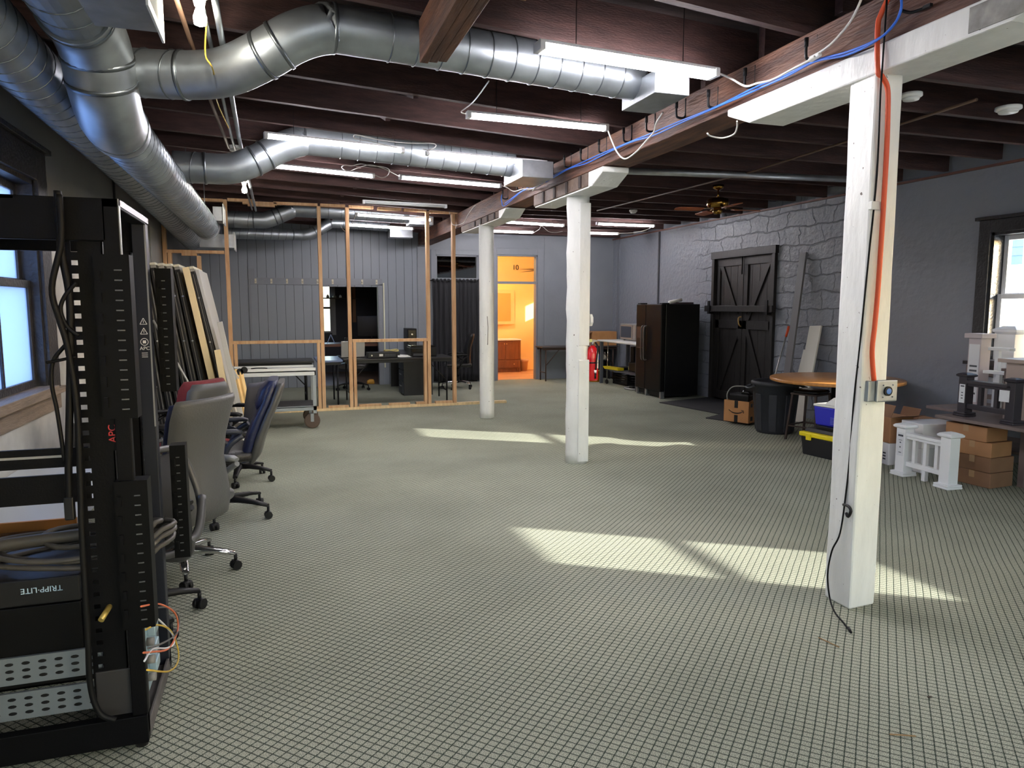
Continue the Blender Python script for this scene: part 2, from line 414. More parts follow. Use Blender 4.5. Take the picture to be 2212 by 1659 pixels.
while y < FY-.2:
    j = MB(); t = .055; dz = random.uniform(-.02, .02)
    j.box((2.78, y-t/2, 3.07+dz), (RX-.05, y+t/2, 3.33))
    j.build('joist', joist_wood, ceil)
    y += .612
# cross bridging between joists
for i in range(12, 26):
    y0 = yl[i]; y1 = yl[i+1]
    if i in (13, 16, 23): continue
    k = MB(); x = .9+.05*(i % 3)
    k.bar((x, y0+x*SK+.03, 3.10), (x, y1+x*SK-.03, 3.30), .04, .05)
    k.build('bridging', joist_wood, ceil)
for i in range(6, 20):
    y0 = -2.4+.612*i; k = MB(); x = 4.9+.04*(i % 4)
    k.bar((x, y0+.03, 3.12), (x+.1, y0+.58, 3.29), .04, .06)
    k.build('bridging', joist_wood, ceil)
# thin ledger along the right wall
structure(MB().box((RX-.035, BY, 3.035), (RX, FY, 3.06)), 'trim_1', mat('rust_conduit', (112, 74, 62), .5))
structure(MB().box((RX-.02, FY-.32, 0), (RX, FY-.24, 3.03)), 'trim_2', grey_paint)      # boxed chase in the corner
structure(MB().box((RX-.025, 12.46, 0), (RX, 12.5, 3.03)), 'trim_3', dark_grey_paint)
structure(MB().box((5.5, FY-.012, 0), (5.53, FY, 3.05)), 'trim_4', grey_paint)

# ---- left window (black casing, four light sash, cold daylight)
def window(name, x, hole, inward, frame_m, case_m, glass_m, muntin=False, case_w=.12, sill=True, recess=.12, sill_m=None):
    ya, yb, za, zb = hole; r_ = sroot(name, (x, (ya+yb)/2, za)); s = inward   # inward = +1: room lies to +X
    c = MB()
    for y0, y1, z0, z1 in ((ya-case_w, ya, za-.02, zb+case_w), (yb, yb+case_w, za-.02, zb+case_w), (ya, yb, zb, zb+case_w)):
        c.box((x, y0, z0), (x+s*.028, y1, z1))
    c.box((x, ya-case_w-.03, zb+case_w), (x+s*.06, yb+case_w+.03, zb+case_w+.035))
    c.build('casing', case_m, r_, .004)
    j = MB(); d = .24
    j.box((x, ya, za), (x-s*d, ya+.03, zb)); j.box((x, yb-.03, za), (x-s*d, yb, zb)); j.box((x, ya, zb-.03), (x-s*d, yb, zb))
    j.build('jamb', case_m, r_)
    if sill:
        k = MB(); k.box((x-s*d, ya, za-.001), (x+s*.07, yb, za+.03)); k.box((x, ya-case_w-.05, za-.03), (x+s*.07, yb+case_w+.05, za+.005))
        k.box((x, ya-case_w-.02, za-.15), (x+s*.02, yb+case_w+.02, za-.03))
        k.build('sill', sill_m or case_m, r_, .004)
    zm = (za+zb)/2+.02
    for nm, z0, z1, dx in (('lower_sash', za+.03, zm+.02, recess), ('upper_sash', zm-.02, zb-.03, recess+.045)):
        f = MB(); xa = x-s*dx; xb = x-s*(dx+.035); y0, y1 = ya+.03, yb-.03; q = .05
        f.box((xa, y0, z0), (xb, y0+q, z1)); f.box((xa, y1-q, z0), (xb, y1, z1)); f.box((xa, y0+q, z0), (xb, y1-q, z0+q)); f.box((xa, y0+q, z1-q), (xb, y1-q, z1))
        if muntin: f.box((xa, (y0+y1)/2-.012, z0+q), (xb, (y0+y1)/2+.012, z1-q))
        fo = f.build(nm, frame_m, r_, .003)
        MB().box((xa-s*.014, y0+q, z0+q), (xa-s*.02, y1-q, z1-q)).build('pane', glass_m, fo)
    return r_
black_trim = mat('black_trim_paint', (38, 38, 42), .38, var=.3, vs=12, bump=.3, bs=40)
old_wood = mat('weathered_sill', (128, 112, 96), .6, var=.25, vs=7, stretch=(5, .6, 5), bump=.3, bs=30)
dirty_glass = glass('dusty_glass', (206, 220, 250), .62, .35, .04)
clear_glass = glass('clear_glass', (245, 248, 250), .95, 0, .06)
window('window_1', LX, W1, 1, black_trim, black_trim, dirty_glass, True, .2, recess=.05, sill_m=old_wood)
window('window_5', LX, W1b, 1, black_trim, black_trim, dirty_glass, True, .16, sill_m=old_wood)
white_sash = mat('white_sash', (225, 225, 228), .4)
for i, (a, b_, z0, z1) in enumerate(WB_FILL):  # sashes and panes of the added back windows
    r_ = sroot('window_%d' % (7+i), ((a+b_)/2, BY, z0)); k = MB()
    for q0, q1, e0, e1 in ((a, a+.05, z0, z1), (b_-.05, b_, z0, z1), (a+.05, b_-.05, z0, z0+.05), (a+.05, b_-.05, z1-.05, z1), ((a+b_)/2-.03, (a+b_)/2+.03, z0+.05, z1-.05)): k.box((q0, BY-.12, e0), (q1, BY-.07, e1))
    k.build('sash', white_sash, r_); MB().box((a+.05, BY-.1, z0+.05), (b_-.05, BY-.094, z1-.05)).build('pane', clear_glass, r_)
window('window_2', RX, W2, -1, white_sash, black_trim, clear_glass, False, .13, recess=.1)
window('window_3', RX, W3, -1, white_sash, black_trim, clear_glass, False, .13, recess=.1)

# ---- barn doors in the right wall
d1 = sroot('door_1', (RX, 9.8, 0))
ya, yb, _, zb = D1
f = MB(); f.box((RX-.05, ya, 0), (RX+.1, ya+.07, zb)); f.box((RX-.05, yb-.07, 0), (RX+.1, yb, zb)); f.box((RX-.06, ya-.02, zb-.1), (RX+.1, yb+.02, zb+.02))
f.build('door_frame', black_wood, d1, .004)
ym = (ya+yb)/2
for sgn, y0, y1 in ((-1, ya+.07, ym-.006), (1, ym+.006, yb-.07)):
    lf = MB(); n = 4
    for i in range(n):
        u = (y1-y0)/n; lf.box((RX+.03, y0+i*u+.002, .03), (RX+.07, y0+(i+1)*u-.002, zb-.1))
    leaf = lf.build('door_leaf', black_wood, d1, .003)
    bt = MB(); q = .1
    for za_, zb_ in ((.03, .16), (1.22, 1.36), (zb-.23, zb-.1)): bt.box((RX+.005, y0, za_), (RX+.03, y1, zb_))
    bt.box((RX+.005, y0, .16), (RX+.03, y0+q, zb-.23)); bt.box((RX+.005, y1-q, .16), (RX+.03, y1, zb-.23))
    yo, yi = (y0+.14, y1-.1) if sgn < 0 else (y1-.14, y0+.1)
    bt.bar((RX+.018, yo, zb-.25), (RX+.018, yi, 1.36), .022, .09, up=(1, 0, 0)) if False else bt.hexa([(RX+.006, yo-.05, zb-.23), (RX+.006, yo+.05, zb-.23), (RX+.03, yo+.05, zb-.23), (RX+.03, yo-.05, zb-.23), (RX+.006, yi-.05, 1.36), (RX+.006, yi+.05, 1.36), (RX+.03, yi+.05, 1.36), (RX+.03, yi-.05, 1.36)])
    bt.hexa([(RX+.006, yi-.05, 1.22), (RX+.006, yi+.05, 1.22), (RX+.03, yi+.05, 1.22), (RX+.03, yi-.05, 1.22), (RX+.006, yo-.05, .16), (RX+.006, yo+.05, .16), (RX+.03, yo+.05, .16), (RX+.03, yo-.05, .16)])
    bt.build('brace', black_wood, leaf, .003)
k = MB(); k.box((RX-.11, ya-.05, 1.5), (RX-.06, yb+.1, 1.6)); k.build('locking_bar', black_wood, d1, .004)
k = MB()
for y in (ya+.06, yb-.06): k.box((RX-.13, y-.03, 1.46), (RX-.05, y+.03, 1.49)); k.box((RX-.135, y-.03, 1.46), (RX-.115, y+.03, 1.68))
k.build('bar_bracket', black_metal, d1)
k = MB(); k.tube([(RX-.01, ym, 1.42), (RX-.05, ym+.02, 1.40), (RX-.055, ym, 1.30), (RX-.02, ym-.01, 1.26)], .012, 8, 4); k.build('door_handle', mat('worn_brass', (170, 140, 90), .4, .6), d1)
k = MB(); k.cyl((RX-.03, ym, 2.1), (RX-.03, ym, 2.4), .012); k.build('slide_bolt', black_metal, d1)
structure(MB().box((RX+.12, ya-.1, 0), (RX+.3, yb+.1, zb+.1)), 'wall_infill', black_wood)

# ---- far wall doorways
def lining(name, x0, x1, z1, trans, m, cw=.13):
    r_ = sroot(name, ((x0+x1)/2, FY, 0)); c = MB()
    c.box((x0-cw, FY-.025, 0), (x0, FY, z1+cw)); c.box((x1, FY-.025, 0), (x1+cw, FY, z1+cw)); c.box((x0, FY-.025, z1), (x1, FY, z1+cw))
    c.build('casing', m, r_, .004)
    j = MB(); j.box((x0, FY, 0), (x0+.03, T, z1)); j.box((x1-.03, FY, 0), (x1, T, z1)); j.box((x0, FY, z1-.03), (x1, T, z1))
    j.box((x0, FY+.02, trans), (x1, FY+.1, trans+.05)); j.build('door_jamb', m, r_)
    g = MB().box((x0+.03, FY+.05, trans+.05), (x1-.03, FY+.056, z1-.03)); g.build('transom_pane', clear_glass if name == 'door_2' else glass('grimy_glass', (150, 155, 165), .55, 0, .3), r_)
    return r_
lining('door_2', 4.42, 5.34, 2.67, 2.06, grey_paint)
lining('door_3', 3.12, 4.02, 2.64, 2.12, grey_paint, .1)
d4 = sroot('door_4', (1.4, FY, 0))
k = MB(); k.box((1.95, FY-.02, 0), (2.02, FY, 2.02)); k.box((1.93, FY-.006, 0), (1.95, T, 1.97)); k.box((.85, FY, 0), (.87, T, 1.97)); k.build('jamb', grey_paint, d4)
k = MB(); k.box((2.035, FY-.028, .35), (2.06, FY, 2.05)); k.build('strip', mat('raw_strip', (205, 205, 180), .6), d4)
# coat-peg rail
t6 = sroot('trim_6', (.7, FY, 2.1))
k = MB(); k.box((-.47, FY-.02, 2.0), (2.02, FY, 2.13)); k.box((-.5, FY-.022, 2.1), (-.38, FY, 2.3)); k.build('rail_board', grey_paint, t6, .004)
for i in range(9):
    x = -.37+.285*i
    g = MB(); g.cyl((x, FY-.02, 2.06), (x, FY-.06, 2.07), .012, n=10); g.box((x-.018, FY-.024, 2.02), (x+.018, FY-.02, 2.11)); g.build('peg', mat('ivory_paint', (190, 182, 160), .5), t6)
k = MB(); k.box((-.5, FY-.02, 0), (-.46, FY, 2.0)); k.box((.8, FY-.02, 0), (.86, FY, 2.0)); structure(k, 'trim_7', grey_paint)
structure(MB().box((2.74, FY-.02, 0), (2.79, FY, 3.03)), 'trim_8', grey_paint)
# ---- room behind the inner opening
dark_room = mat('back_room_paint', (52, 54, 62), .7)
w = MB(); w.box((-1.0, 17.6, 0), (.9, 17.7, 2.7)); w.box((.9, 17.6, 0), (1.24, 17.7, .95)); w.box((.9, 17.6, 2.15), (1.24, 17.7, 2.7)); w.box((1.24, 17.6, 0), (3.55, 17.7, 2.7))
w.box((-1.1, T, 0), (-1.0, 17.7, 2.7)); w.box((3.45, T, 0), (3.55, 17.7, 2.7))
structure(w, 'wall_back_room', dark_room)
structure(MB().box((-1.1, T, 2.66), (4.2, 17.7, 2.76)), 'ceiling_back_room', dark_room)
structure(MB().box((3.55, 15.3, 0), (4.2, 15.4, 2.7)), 'wall_light_stop', dark_room)  # unseen wall added to stop outdoor light leaking under the curtain
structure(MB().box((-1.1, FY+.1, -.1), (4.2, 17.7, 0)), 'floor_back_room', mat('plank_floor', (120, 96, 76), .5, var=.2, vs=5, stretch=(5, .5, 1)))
r_ = sroot('window_6', (1.07, 17.6, 1))
k = MB(); k.box((.9, 17.58, .95), (.94, 17.66, 2.15)); k.box((1.2, 17.58, .95), (1.24, 17.66, 2.15)); k.box((.94, 17.6, 1.52), (1.2, 17.64, 1.57)); k.box((.94, 17.6, .95), (1.2, 17.64, .99)); k.build('sash', mat('grey_sash', (120, 122, 128), .5), r_)
k = MB(); k.box((1.24, 17.57, .9), (1.33, 17.6, 2.2)); k.build('casing', mat('grey_sash', (120, 122, 128), .5), r_)
MB().box((.94, 17.645, .97), (1.2, 17.65, 2.13)).build('pane', clear_glass, r_)
# ---- bathroom
yellow = mat('marigold_paint', (248, 214, 140), .6, var=.03, vs=3)
BX0, BX1, BB = 4.3, RX, 16.75
w = MB(); w.box((BX0-.1, T, 0), (BX0, BB+.1, H)); w.box((BX0, BB, 0), (BX1+.1, BB+.1, H))
BW = (15.85, 16.5, 1.72, 2.14)
w.box((BX1, T, 0), (BX1+.1, BW[0], H)); w.box((BX1, BW[1], 0), (BX1+.1, BB+.1, H)); w.box((BX1, BW[0], 0), (BX1+.1, BW[1], BW[2])); w.box((BX1, BW[0], BW[3]), (BX1+.1, BW[1], H))
w.box((BX0, T, 0), (4.42, T+.02, H)); w.box((5.34, T, 0), (BX1, T+.02, H)); w.box((4.42, T, 2.67), (5.34, T+.02, H))
structure(w, 'wall_bathroom', yellow)
structure(MB().box((BX0-.1, T, 3.1), (BX1+.1, BB+.1, 3.2)), 'ceiling_bathroom', yellow)
structure(MB().box((BX0-.1, FY+.1, -.1), (BX1+.1, BB+.1, .004)), 'floor_bathroom', mat('bathroom_floor', (196, 150, 108), .5, var=.12, vs=3))
r_ = sroot('window_4', (BX1, 16.2, 1.7))
k = MB(); k.box((BX1-.01, BW[0]-.06, BW[2]-.06), (BX1, BW[1]+.06, BW[2])); k.box((BX1-.01, BW[0]-.06, BW[3]), (BX1, BW[1]+.06, BW[3]+.06)); k.build('casing', white_sash, r_)
MB().box((BX1+.04, BW[0], BW[2]), (BX1+.046, BW[1], BW[3])).build('pane', clear_glass, r_)
# ================================================================ TIMBER FRAME
def quad_ring(p): return [Vector(q) for q in p]
k = MB()
n = 14; rings = []
for i in range(n+1):
    y = 1.2+(14.35-1.2)*i/n if i else BY+.02
    dx = random.uniform(-.006, .006)
    rings.append(quad_ring([(2.735+dx, y, 2.81), (3.0, y, 2.81), (3.0, y, 3.04), (2.735+dx, y, 3.04)]))
solo(k.loft(rings, smooth=False), 'main_beam', beam_wood, 'long rough brown beam carrying the joists, blue cables along its side', 'beam', bevel=.008)
# posts
def lean_post(base, top, z1, jag=0):
    k = MB(); rr = []
    for i in range(13):
        t = i/12
        rr.append([Vector((b_[0]*(1-t)+t_[0]*t+random.uniform(-jag, jag), b_[1]*(1-t)+t_[1]*t+random.uniform(-jag, jag), z1*t)) for b_, t_ in zip(base, top)])
    return k.loft(rr, smooth=False)
post = thing('timber_post', 'nearest white square timber post with an outlet box and orange cable', 'post', (2.9, 2.95, 0))
B0 = [(2.815, 2.866), (3.003, 2.878), (3.005, 3.06), (2.818, 3.05)]
T0 = [(2.715, 2.768), (2.862, 2.755), (2.88, 2.945), (2.735, 2.955)]
k = lean_post(B0, T0, 2.69, .003)
k.build('shaft', white_paint, post, .012)
k = MB(); p = P(1858, 385, Y=2.80)
k.box((2.735, 2.775, 2.06), (2.80, 2.80, 2.10)); k.build('notch_lip', white_paint, post, .004)
def round_post(name, label, c, r, zt, ratio=1.0, wob=.006):
    t = thing('timber_post', label, 'post', (c[0], c[1], 0))
    k = MB(); rr = []
    for i in range(25):
        z = zt*i/24; q = []
        dx, dy = random.uniform(-wob, wob), random.uniform(-wob, wob)
        for j in range(24):
            a = 2*PI*j/24; e = 1+.035*math.sin(4*a+.7)+random.uniform(-.008, .008)
            q.append(Vector((c[0]+dx+r*e*math.cos(a), c[1]+dy+r*ratio*e*math.sin(a), z)))
        rr.append(q)
    k.loft(rr); o = k.build('shaft', white_paint, t)
    return t
mid = round_post('', 'middle hewn white post with the red fire extinguisher on it', (2.875, 6.63), .115, 2.68)
k = MB(); k.box((2.84, 6.510, 1.2), (2.957, 6.535, 2.6)); k.box((2.84, 6.505, .02), (2.957, 6.535, 1.06)); k.build('hewn_face', white_paint, mid, .008)
far = round_post('', 'farthest smooth cream post standing at the end of the stud wall', (2.818, 9.72), .106, 2.72, wob=.001)
k = MB(); k.tube([(2.80, 9.612, 1.05), (2.805, 9.612, 1.3), (2.795, 9.612, 1.45)], .004, 5); k.build('crack', mat('crack', (90, 84, 74), .9), far)
def corbel(y0, y1, z0, z1, paint, label, brown=False):
    t = thing('bolster_beam', label, 'beam', (2.87, (y0+y1)/2, z0))
    x0, x1 = 2.715, 2.97; c = .22
    def block(a, b, za, zb, m, nm, ch0=False, ch1=False):
        k = MB(); poly = [(x0, a, zb), (x0, b, zb)]
        poly += [(x0, b, za+(.09 if ch1 else 0))] + ([(x0, b-c, za)] if ch1 else [])
        poly += ([(x0, a+c, za)] if ch0 else []) + [(x0, a, za+(.09 if ch0 else 0))]
        k.prism(poly, (x1-x0, 0, 0)); return k.build(nm, m, t, .008)
    if not brown: block(y0, y1, z0, z1, white_paint, 'timber', True, True)
    else:
        block(y0+.3, y1, z0+.012, z1, mat('bare_grey_timber', (104, 84, 70), .7, var=.3, vs=8, bump=.4, bs=30), 'timber')
        block(y0, y0+.3, z0, z1, white_paint, 'painted_end', True, False)
        k = MB(); k.box((x0+.012, y0+.3, z0), (x1-.004, y1-.02, z0+.012)); k.build('painted_soffit', white_paint, t)
        k = MB()
        for i in range(4):
            y = y0+.45+.32*i; k.box((x0-.012, y, z0+.02), (x0+.01, y+.05, z1-.01))
        k.build('packing_block', mat('dark_packing', (54, 44, 42), .8), t)
    return t
cb = corbel(1.9, 3.95, 2.685, 2.815, white_paint, 'nearest white bolster over the square post, its end patch bare grey')
k = MB(); k.box((2.71, 1.95, 2.70), (2.716, 2.3, 2.80)); k.build('bare_patch', mat('bare_patch', (150, 148, 142), .7, var=.3, vs=14), cb)
corbel(5.75, 7.5, 2.665, 2.80, white_paint, 'half-stripped bolster over the middle post, one end painted white', True)
corbel(8.5, 10.75, 2.70, 2.80, white_paint, 'farthest bolster on the cream post, white underneath', True)
# girder hung across the near ceiling
t = thing('ceiling_girder', 'short triple-ply brown girder hanging below the joists near the camera', 'beam', (.85, 3.0, 2.85))
for i in range(3):
    x = .745+.047*i; k = MB(); k.box((x, 1.2, 2.85+.004*i), (x+.044, 3.80-.012*i, 3.06)); k.build('ply', beam_wood, t, .003)
k = MB(); k.box((.90, 1.2, 2.95), (1.1, 3.15, 3.06)); k.build('scab_board', mat('light_scab', (168, 122, 78), .6, var=.2, vs=6, bump=.2), t)

# ================================================================ DUCTWORK
def ringed(k, path, r, step, n=28, rib=.006, sm=0):
    pts = catmull(path, sm) if sm else [Vector(p) for p in path]
    k.tube(pts, r, n)
    return pts
def spiral_ribs(pts, r, pitch, n=24, w=.004, slant=.0):
    """raised seams every pitch along the run"""
    k = MB(); acc = 0
    for a, b_ in zip(pts[:-1], pts[1:]):
        L_ = (b_-a).length; d = (b_-a).normalized(); u = d.orthogonal().normalized(); v = d.cross(u)
        s_ = pitch-acc
        while s_ < L_:
            c = a+d*s_
            k.tube([c+u*((r+.001)*math.cos(2*PI*i/n))+v*((r+.001)*math.sin(2*PI*i/n))+d*(slant*math.cos(2*PI*i/n)) for i in range(n)], w, 5, closed=True, cap=False)
            s_ += pitch
        acc = L_-(s_-pitch)
    return k
rib_m = mat('duct_seam', (120, 126, 130), .35, .9)
def bend(p, q, s_, n=10):
    """smooth S between two parallel runs"""
    p, q = Vector(p), Vector(q)
    return [p+(q-p)*1]  # not used
r0 = .155
AX = -.85
# main run: high near the camera, dropping to the long low run
tr = thing('trunk_duct', 'large spiral duct that drops in an elbow and runs along the left wall', 'duct', (AX, 6, 2.5))
hi = [Vector((AX, y, 2.97)) for y in (-1.0, 1.0, 2.6, 3.95)]
k = MB(); k.tube(hi, r0, 28); k.join(spiral_ribs(hi, r0, .17, slant=.02), 1); k.build('upper_run', [steel, rib_m], tr)
el = catmull([(AX, 3.9, 2.97), (AX+.01, 4.08, 2.96), (AX+.02, 4.25, 2.89), (AX+.02, 4.31, 2.81), (AX+.02, 4.39, 2.72), (AX+.01, 4.58, 2.645), (AX, 4.85, 2.635)], 6)
k = MB(); k.tube(el, r0+.014, 28); k.build('elbow', steel, tr)
for i in (2, 14, 21, 33):
    k = MB(); d = (el[i+1]-el[i-1]).normalized(); k.cyl(el[i]-d*.012, el[i]+d*.012, r0+.019, n=28)
    k.build('elbow_band', rib_m, tr)
lo = [Vector((AX, y, 2.635)) for y in (4.8, 6.5, 8.5, 10.35)]
k = MB(); k.tube(lo, r0, 28); k.join(spiral_ribs(lo, r0, .13, w=.003, slant=.02), 1); k.build('lower_run', [steel, rib_m], tr)
k = MB(); k.cyl((AX, 10.35, 2.635), (AX, 10.40, 2.635), r0+.01, n=28); k.build('end_cap', steel_dull, tr)
# second run behind it
tb = thing('trunk_duct', 'second spiral duct tucked behind the elbowed one against the left wall', 'duct', (-1.17, 6, 2.6))
pb = [Vector((-1.19, y, z)) for y, z in ((-1.0, 2.86), (2, 2.86), (6, 2.80), (9, 2.72), (12.0, 2.60))]
k = MB(); k.tube(pb, r0, 28); k.join(spiral_ribs(pb, r0, .14, w=.0035, slant=.02), 1); k.build('run', [steel, rib_m], tb)
pc = catmull([(-1.19, 12.0, 2.6), (-1.18, 12.4, 2.59), (-1.08, 12.7, 2.58), (-.9, 12.85, 2.58), (-.75, 12.88, 2.58)], 5)
k = MB(); k.tube(pc, [.145, .14, .12, .11, .11], 24); k.build('taper', steel, tb)
# registers
def register(y0, y1, x0, x1, z0, z1, label):
    t = thing('supply_register', label, 'vent', (x0, (y0+y1)/2, z0))
    k = MB(); k.box((x0, y0, z0), (x1, y1, z1)); k.build('collar', steel_dull, t, .003)
    k = MB(); f = .035; k.box((x1, y0-f, z0-f), (x1+.012, y0, z1+f)); k.box((x1, y1, z0-f), (x1+.012, y1+f, z1+f)); k.box((x1, y0, z0-f), (x1+.012, y1, z0)); k.box((x1, y0, z1), (x1+.012, y1, z1+f))
    k.build('grille_frame', white_plastic, t, .003)
    k = MB(); n = max(4, int((y1-y0)/.03))
    for i in range(n): y = y0+(y1-y0)*(i+.5)/n; k.obox((x1+.004, y, (z0+z1)/2), (.014, .003, z1-z0), rot(0, 0, 25))
    k.build('grille_blade', white_plastic, t)
register(3.42, 3.80, -.75, -.47, 2.86, 3.0, 'white grilled register on the duct elbow nearest the camera')
register(10.0, 10.34, -.74, -.62, 2.68, 2.86, 'white grilled register on the duct end just before the stud wall')
register(11.6, 11.95, -1.06, -.58, 2.46, 2.66, 'white grilled register beyond the first wooden stud')
# branches that rise into the joist bays
def branch(pts, r, label, box=None, pitch=.14, nb=2):
    t = thing('branch_duct', label, 'duct', pts[0])
    lowp, highp = pts[:2], pts[-2:]
    full = catmull(pts, 8)
    k = MB(); k.tube(full, r, 24)
    k.join(spiral_ribs([Vector(lowp[0]), Vector(lowp[1])], r, pitch, w=.004, slant=.03), 1)
    k.join(spiral_ribs([Vector(highp[0]), Vector(highp[1])], r, pitch, w=.004), 1); k.build('duct_run', [steel, rib_m], t)
    i0, i1 = 8, len(full)-9
    for i in [i0+int((i1-i0)*q) for q in (.02, .42, .5, .96)]:
        d = (full[i+1]-full[i-1]).normalized(); k = MB(); k.cyl(full[i]-d*.01, full[i]+d*.01, r+.006, n=24); k.build('band', rib_m, t)
    if box:
        k = MB(); k.box(*box); k.build('end_box', steel_dull, t, .004)
    return t
def sk(x, y): return y+x*SK*.75
branch([(AX+.07, 4.48, 2.86), (-.44, 4.40, 2.85), (-.22, 4.30, 2.86), (-.02, 4.18, 2.93), (.14, 4.13, 3.02), (.30, 4.12, 3.075), (.5, 4.14, 3.085), (2.25, 4.27, 3.04)], .125,
       'nearest branch duct leaving the elbow and rising into the joists', ((2.22, 3.98, 2.885), (2.46, 4.42, 3.02)), .145)
branch([(AX+.05, 6.82, 2.78), (-.55, 6.83, 2.78), (-.35, 6.84, 2.79), (-.15, 6.86, 2.87), (.05, 6.88, 2.99), (.25, 6.9, 3.075), (.45, 6.92, 3.09), (2.3, 7.0, 3.02)], .13,
       'second branch duct with an S bend, tube lamp beside it', ((2.28, 6.62, 2.83), (2.6, 7.2, 2.99)), .16)
branch([(AX+.1, 11.75, 2.9), (-.3, 11.76, 2.9), (-.12, 11.77, 2.91), (.08, 11.78, 2.99), (.25, 11.8, 3.07), (.42, 11.82, 3.1), (2.1, 11.9, 3.07)], .125,
       'third branch duct seen just above the stud wall top plate', ((2.1, 11.74, 2.92), (2.5, 12.06, 3.1)), .2)
branch([(-.8, 12.88, 2.80), (.3, 13.2, 2.83), (.55, 13.22, 2.84), (.75, 13.24, 2.93), (.9, 13.26, 3.03), (1.05, 13.28, 3.07), (2.0, 13.33, 3.05)], .095,
       'thinnest and farthest branch duct before the board wall', ((2.0, 13.2, 2.84), (2.42, 13.46, 3.0)), .13)
# conduits along the left of the ceiling
def run(name, pts, r, m, label, cat, group=None, sm=0, extra=None):
    k = MB(); k.tube(pts, r, 10, sm)
    return solo(k, name, m, label, cat, group)
run('conduit', [(-.20, 1.5, 3.0), (-.255, 6.6, 3.0), (-.25, 11.4, 3.0)], .016, steel, 'thicker steel conduit along the ceiling left of the tube lamps', 'conduit')
run('conduit', [(-.265, 1.5, 3.01), (-.315, 6.6, 3.01), (-.30, 11.4, 3.01)], .011, steel, 'thinner of the two steel conduits running along the ceiling', 'conduit')
run('conduit', [(-.40, 3.6, 3.03), (-.385, 5.5, 3.0), (-.36, 7.0, 3.0)], .012, mat('brown_pipe', (96, 74, 58), .5), 'brown pipe beside the two steel conduits', 'pipe')
run('yellow_wire', [(-.28, 3.95, 2.99), (-.30, 4.05, 2.86), (-.27, 4.1, 2.80), (-.34, 5.4, 2.98), (-.30, 5.9, 2.93), (-.33, 6.2, 3.02)], .004, mat('yellow_wire', (205, 170, 60), .5), 'loose yellow wire dangling by the bulb and conduits', 'wire', sm=5)
run('metal_pipe', [(3.55, 6.99, 3.02), (4.9, 6.8, 3.02), (6.4, 6.62, 3.02)], .036, steel_dull, 'fat bright metal pipe under the right bay joists', 'pipe')
run('copper_pipe', [P(1290, 455, Z=3.04), P(1620, 372, Z=3.04), P(1940, 270, Z=3.04), P(2110, 215, Z=3.04)], .011, mat('brown_pipe', (96, 74, 58), .5), 'thin brown pipe slanting across the right bay ceiling', 'pipe')
for i, (y, z0) in enumerate(((5.25, 2.75), (8.1, 2.7), (10.0, 2.68))):
    k = MB(); k.cyl((AX+.02, y, z0), (AX+.02, y, 3.2), .005, n=6)
    solo(k, 'hanger_rod', steel, ['thin hanger rod over the low duct run, nearest of three', 'thin hanger rod over the low duct run, middle of three', 'thin hanger rod over the low duct run, farthest of three'][i], 'rod', 'duct hanger rods')

# ================================================================ LAMPS
tube_m = emis('tube_glow', (255, 250, 255), TUBE)
lamp_white = mat('lamp_housing', (225, 225, 225), .4)
LAMPS = []
def tube_light(a, b_, label, z=3.0, w=.034, fat=False, lit=True, z2=None):
    p, q = P(*a, Z=z), P(*b_, Z=z2 or z); c = (p+q)/2
    t = thing('tube_light', label, 'lamp', (c.x, c.y, z), group='tube lamps under the joists')
    d = (q-p).normalized()
    k = MB(); h = .05 if fat else .03
    k.bar(p+Vector((0, 0, .012)), q+Vector((0, 0, .012)), w*1.15, .016); k.build('housing', lamp_white, t, .002)
    k = MB()
    if fat: k.bar(p+d*.03+Vector((0, 0, -.014)), q-d*.03+Vector((0, 0, -.014)), w, .036)
    else: k.tube([p+d*.03+Vector((0, 0, -.008)), q-d*.03+Vector((0, 0, -.008))], w/2, 14)
    k.build('tube', tube_m if lit else mat('unlit_tube', (225, 228, 228), .3), t)
    for e, s_ in ((p, 1), (q, -1)):
        k = MB(); k.bar(e+Vector((0, 0, -.008)), e+d*s_*.03+Vector((0, 0, -.008)), w*1.25, .046); k.build('end_cap', lamp_white, t, .002)
    # clips that hold it to the joists
    for f in (.2, .8):
        e = p+(q-p)*f; k = MB(); k.bar(e+Vector((0, 0, .02)), Vector((e.x, e.y, 3.332)), .004, .004); k.build('hanger', black_metal, t)
    LAMPS.append(t); return t
tube_light((1160, 97), (1545, 158), 'brightest and nearest wide tube lamp, crossing the nearest duct', 2.97, .075, True)
tube_light((1008, 246), (1312, 275), 'tube lamp hung second nearest, left of the beam hooks', 3.0, .05)
tube_light((570, 290), (872, 323), 'left tube lamp lying across the second branch duct bend', 3.0, .046)
tube_light((920, 328), (1180, 352), 'tube lamp over the second duct, its right end by the box', 3.0, .044)
tube_light((590, 356), (808, 379), 'tube lamp emerging from under the second duct bend, left of a cord', 3.0, .044)
tube_light((862, 381), (1082, 400), 'tube lamp ending at the beam by the loose blue cable end', 3.0, .044)
tube_light((783, 435), (965, 445), 'unlit white tube lamp just before the stud wall top', 2.98, .04, False, False)
tube_light((768, 462), (932, 474), 'tube lamp half hidden by the third branch duct', 2.95, .04)
tube_light((750, 484), (893, 493), 'tube lamp over the desks behind the stud wall', 2.94, .044)
tube_light((1090, 478), (1218, 486), 'right bay tube lamp just left of the middle post top', 3.02, .046)
tube_light((1030, 497), (1152, 501), 'right bay tube lamp passing behind the cream post', 3.02, .046)
tube_light((1288, 482), (1414, 487), 'right bay tube lamp nearest the stone wall corner', 3.02, .046)
tube_light((1255, 502), (1336, 504), 'right bay tube lamp farthest back beside the middle post', 3.02, .046)
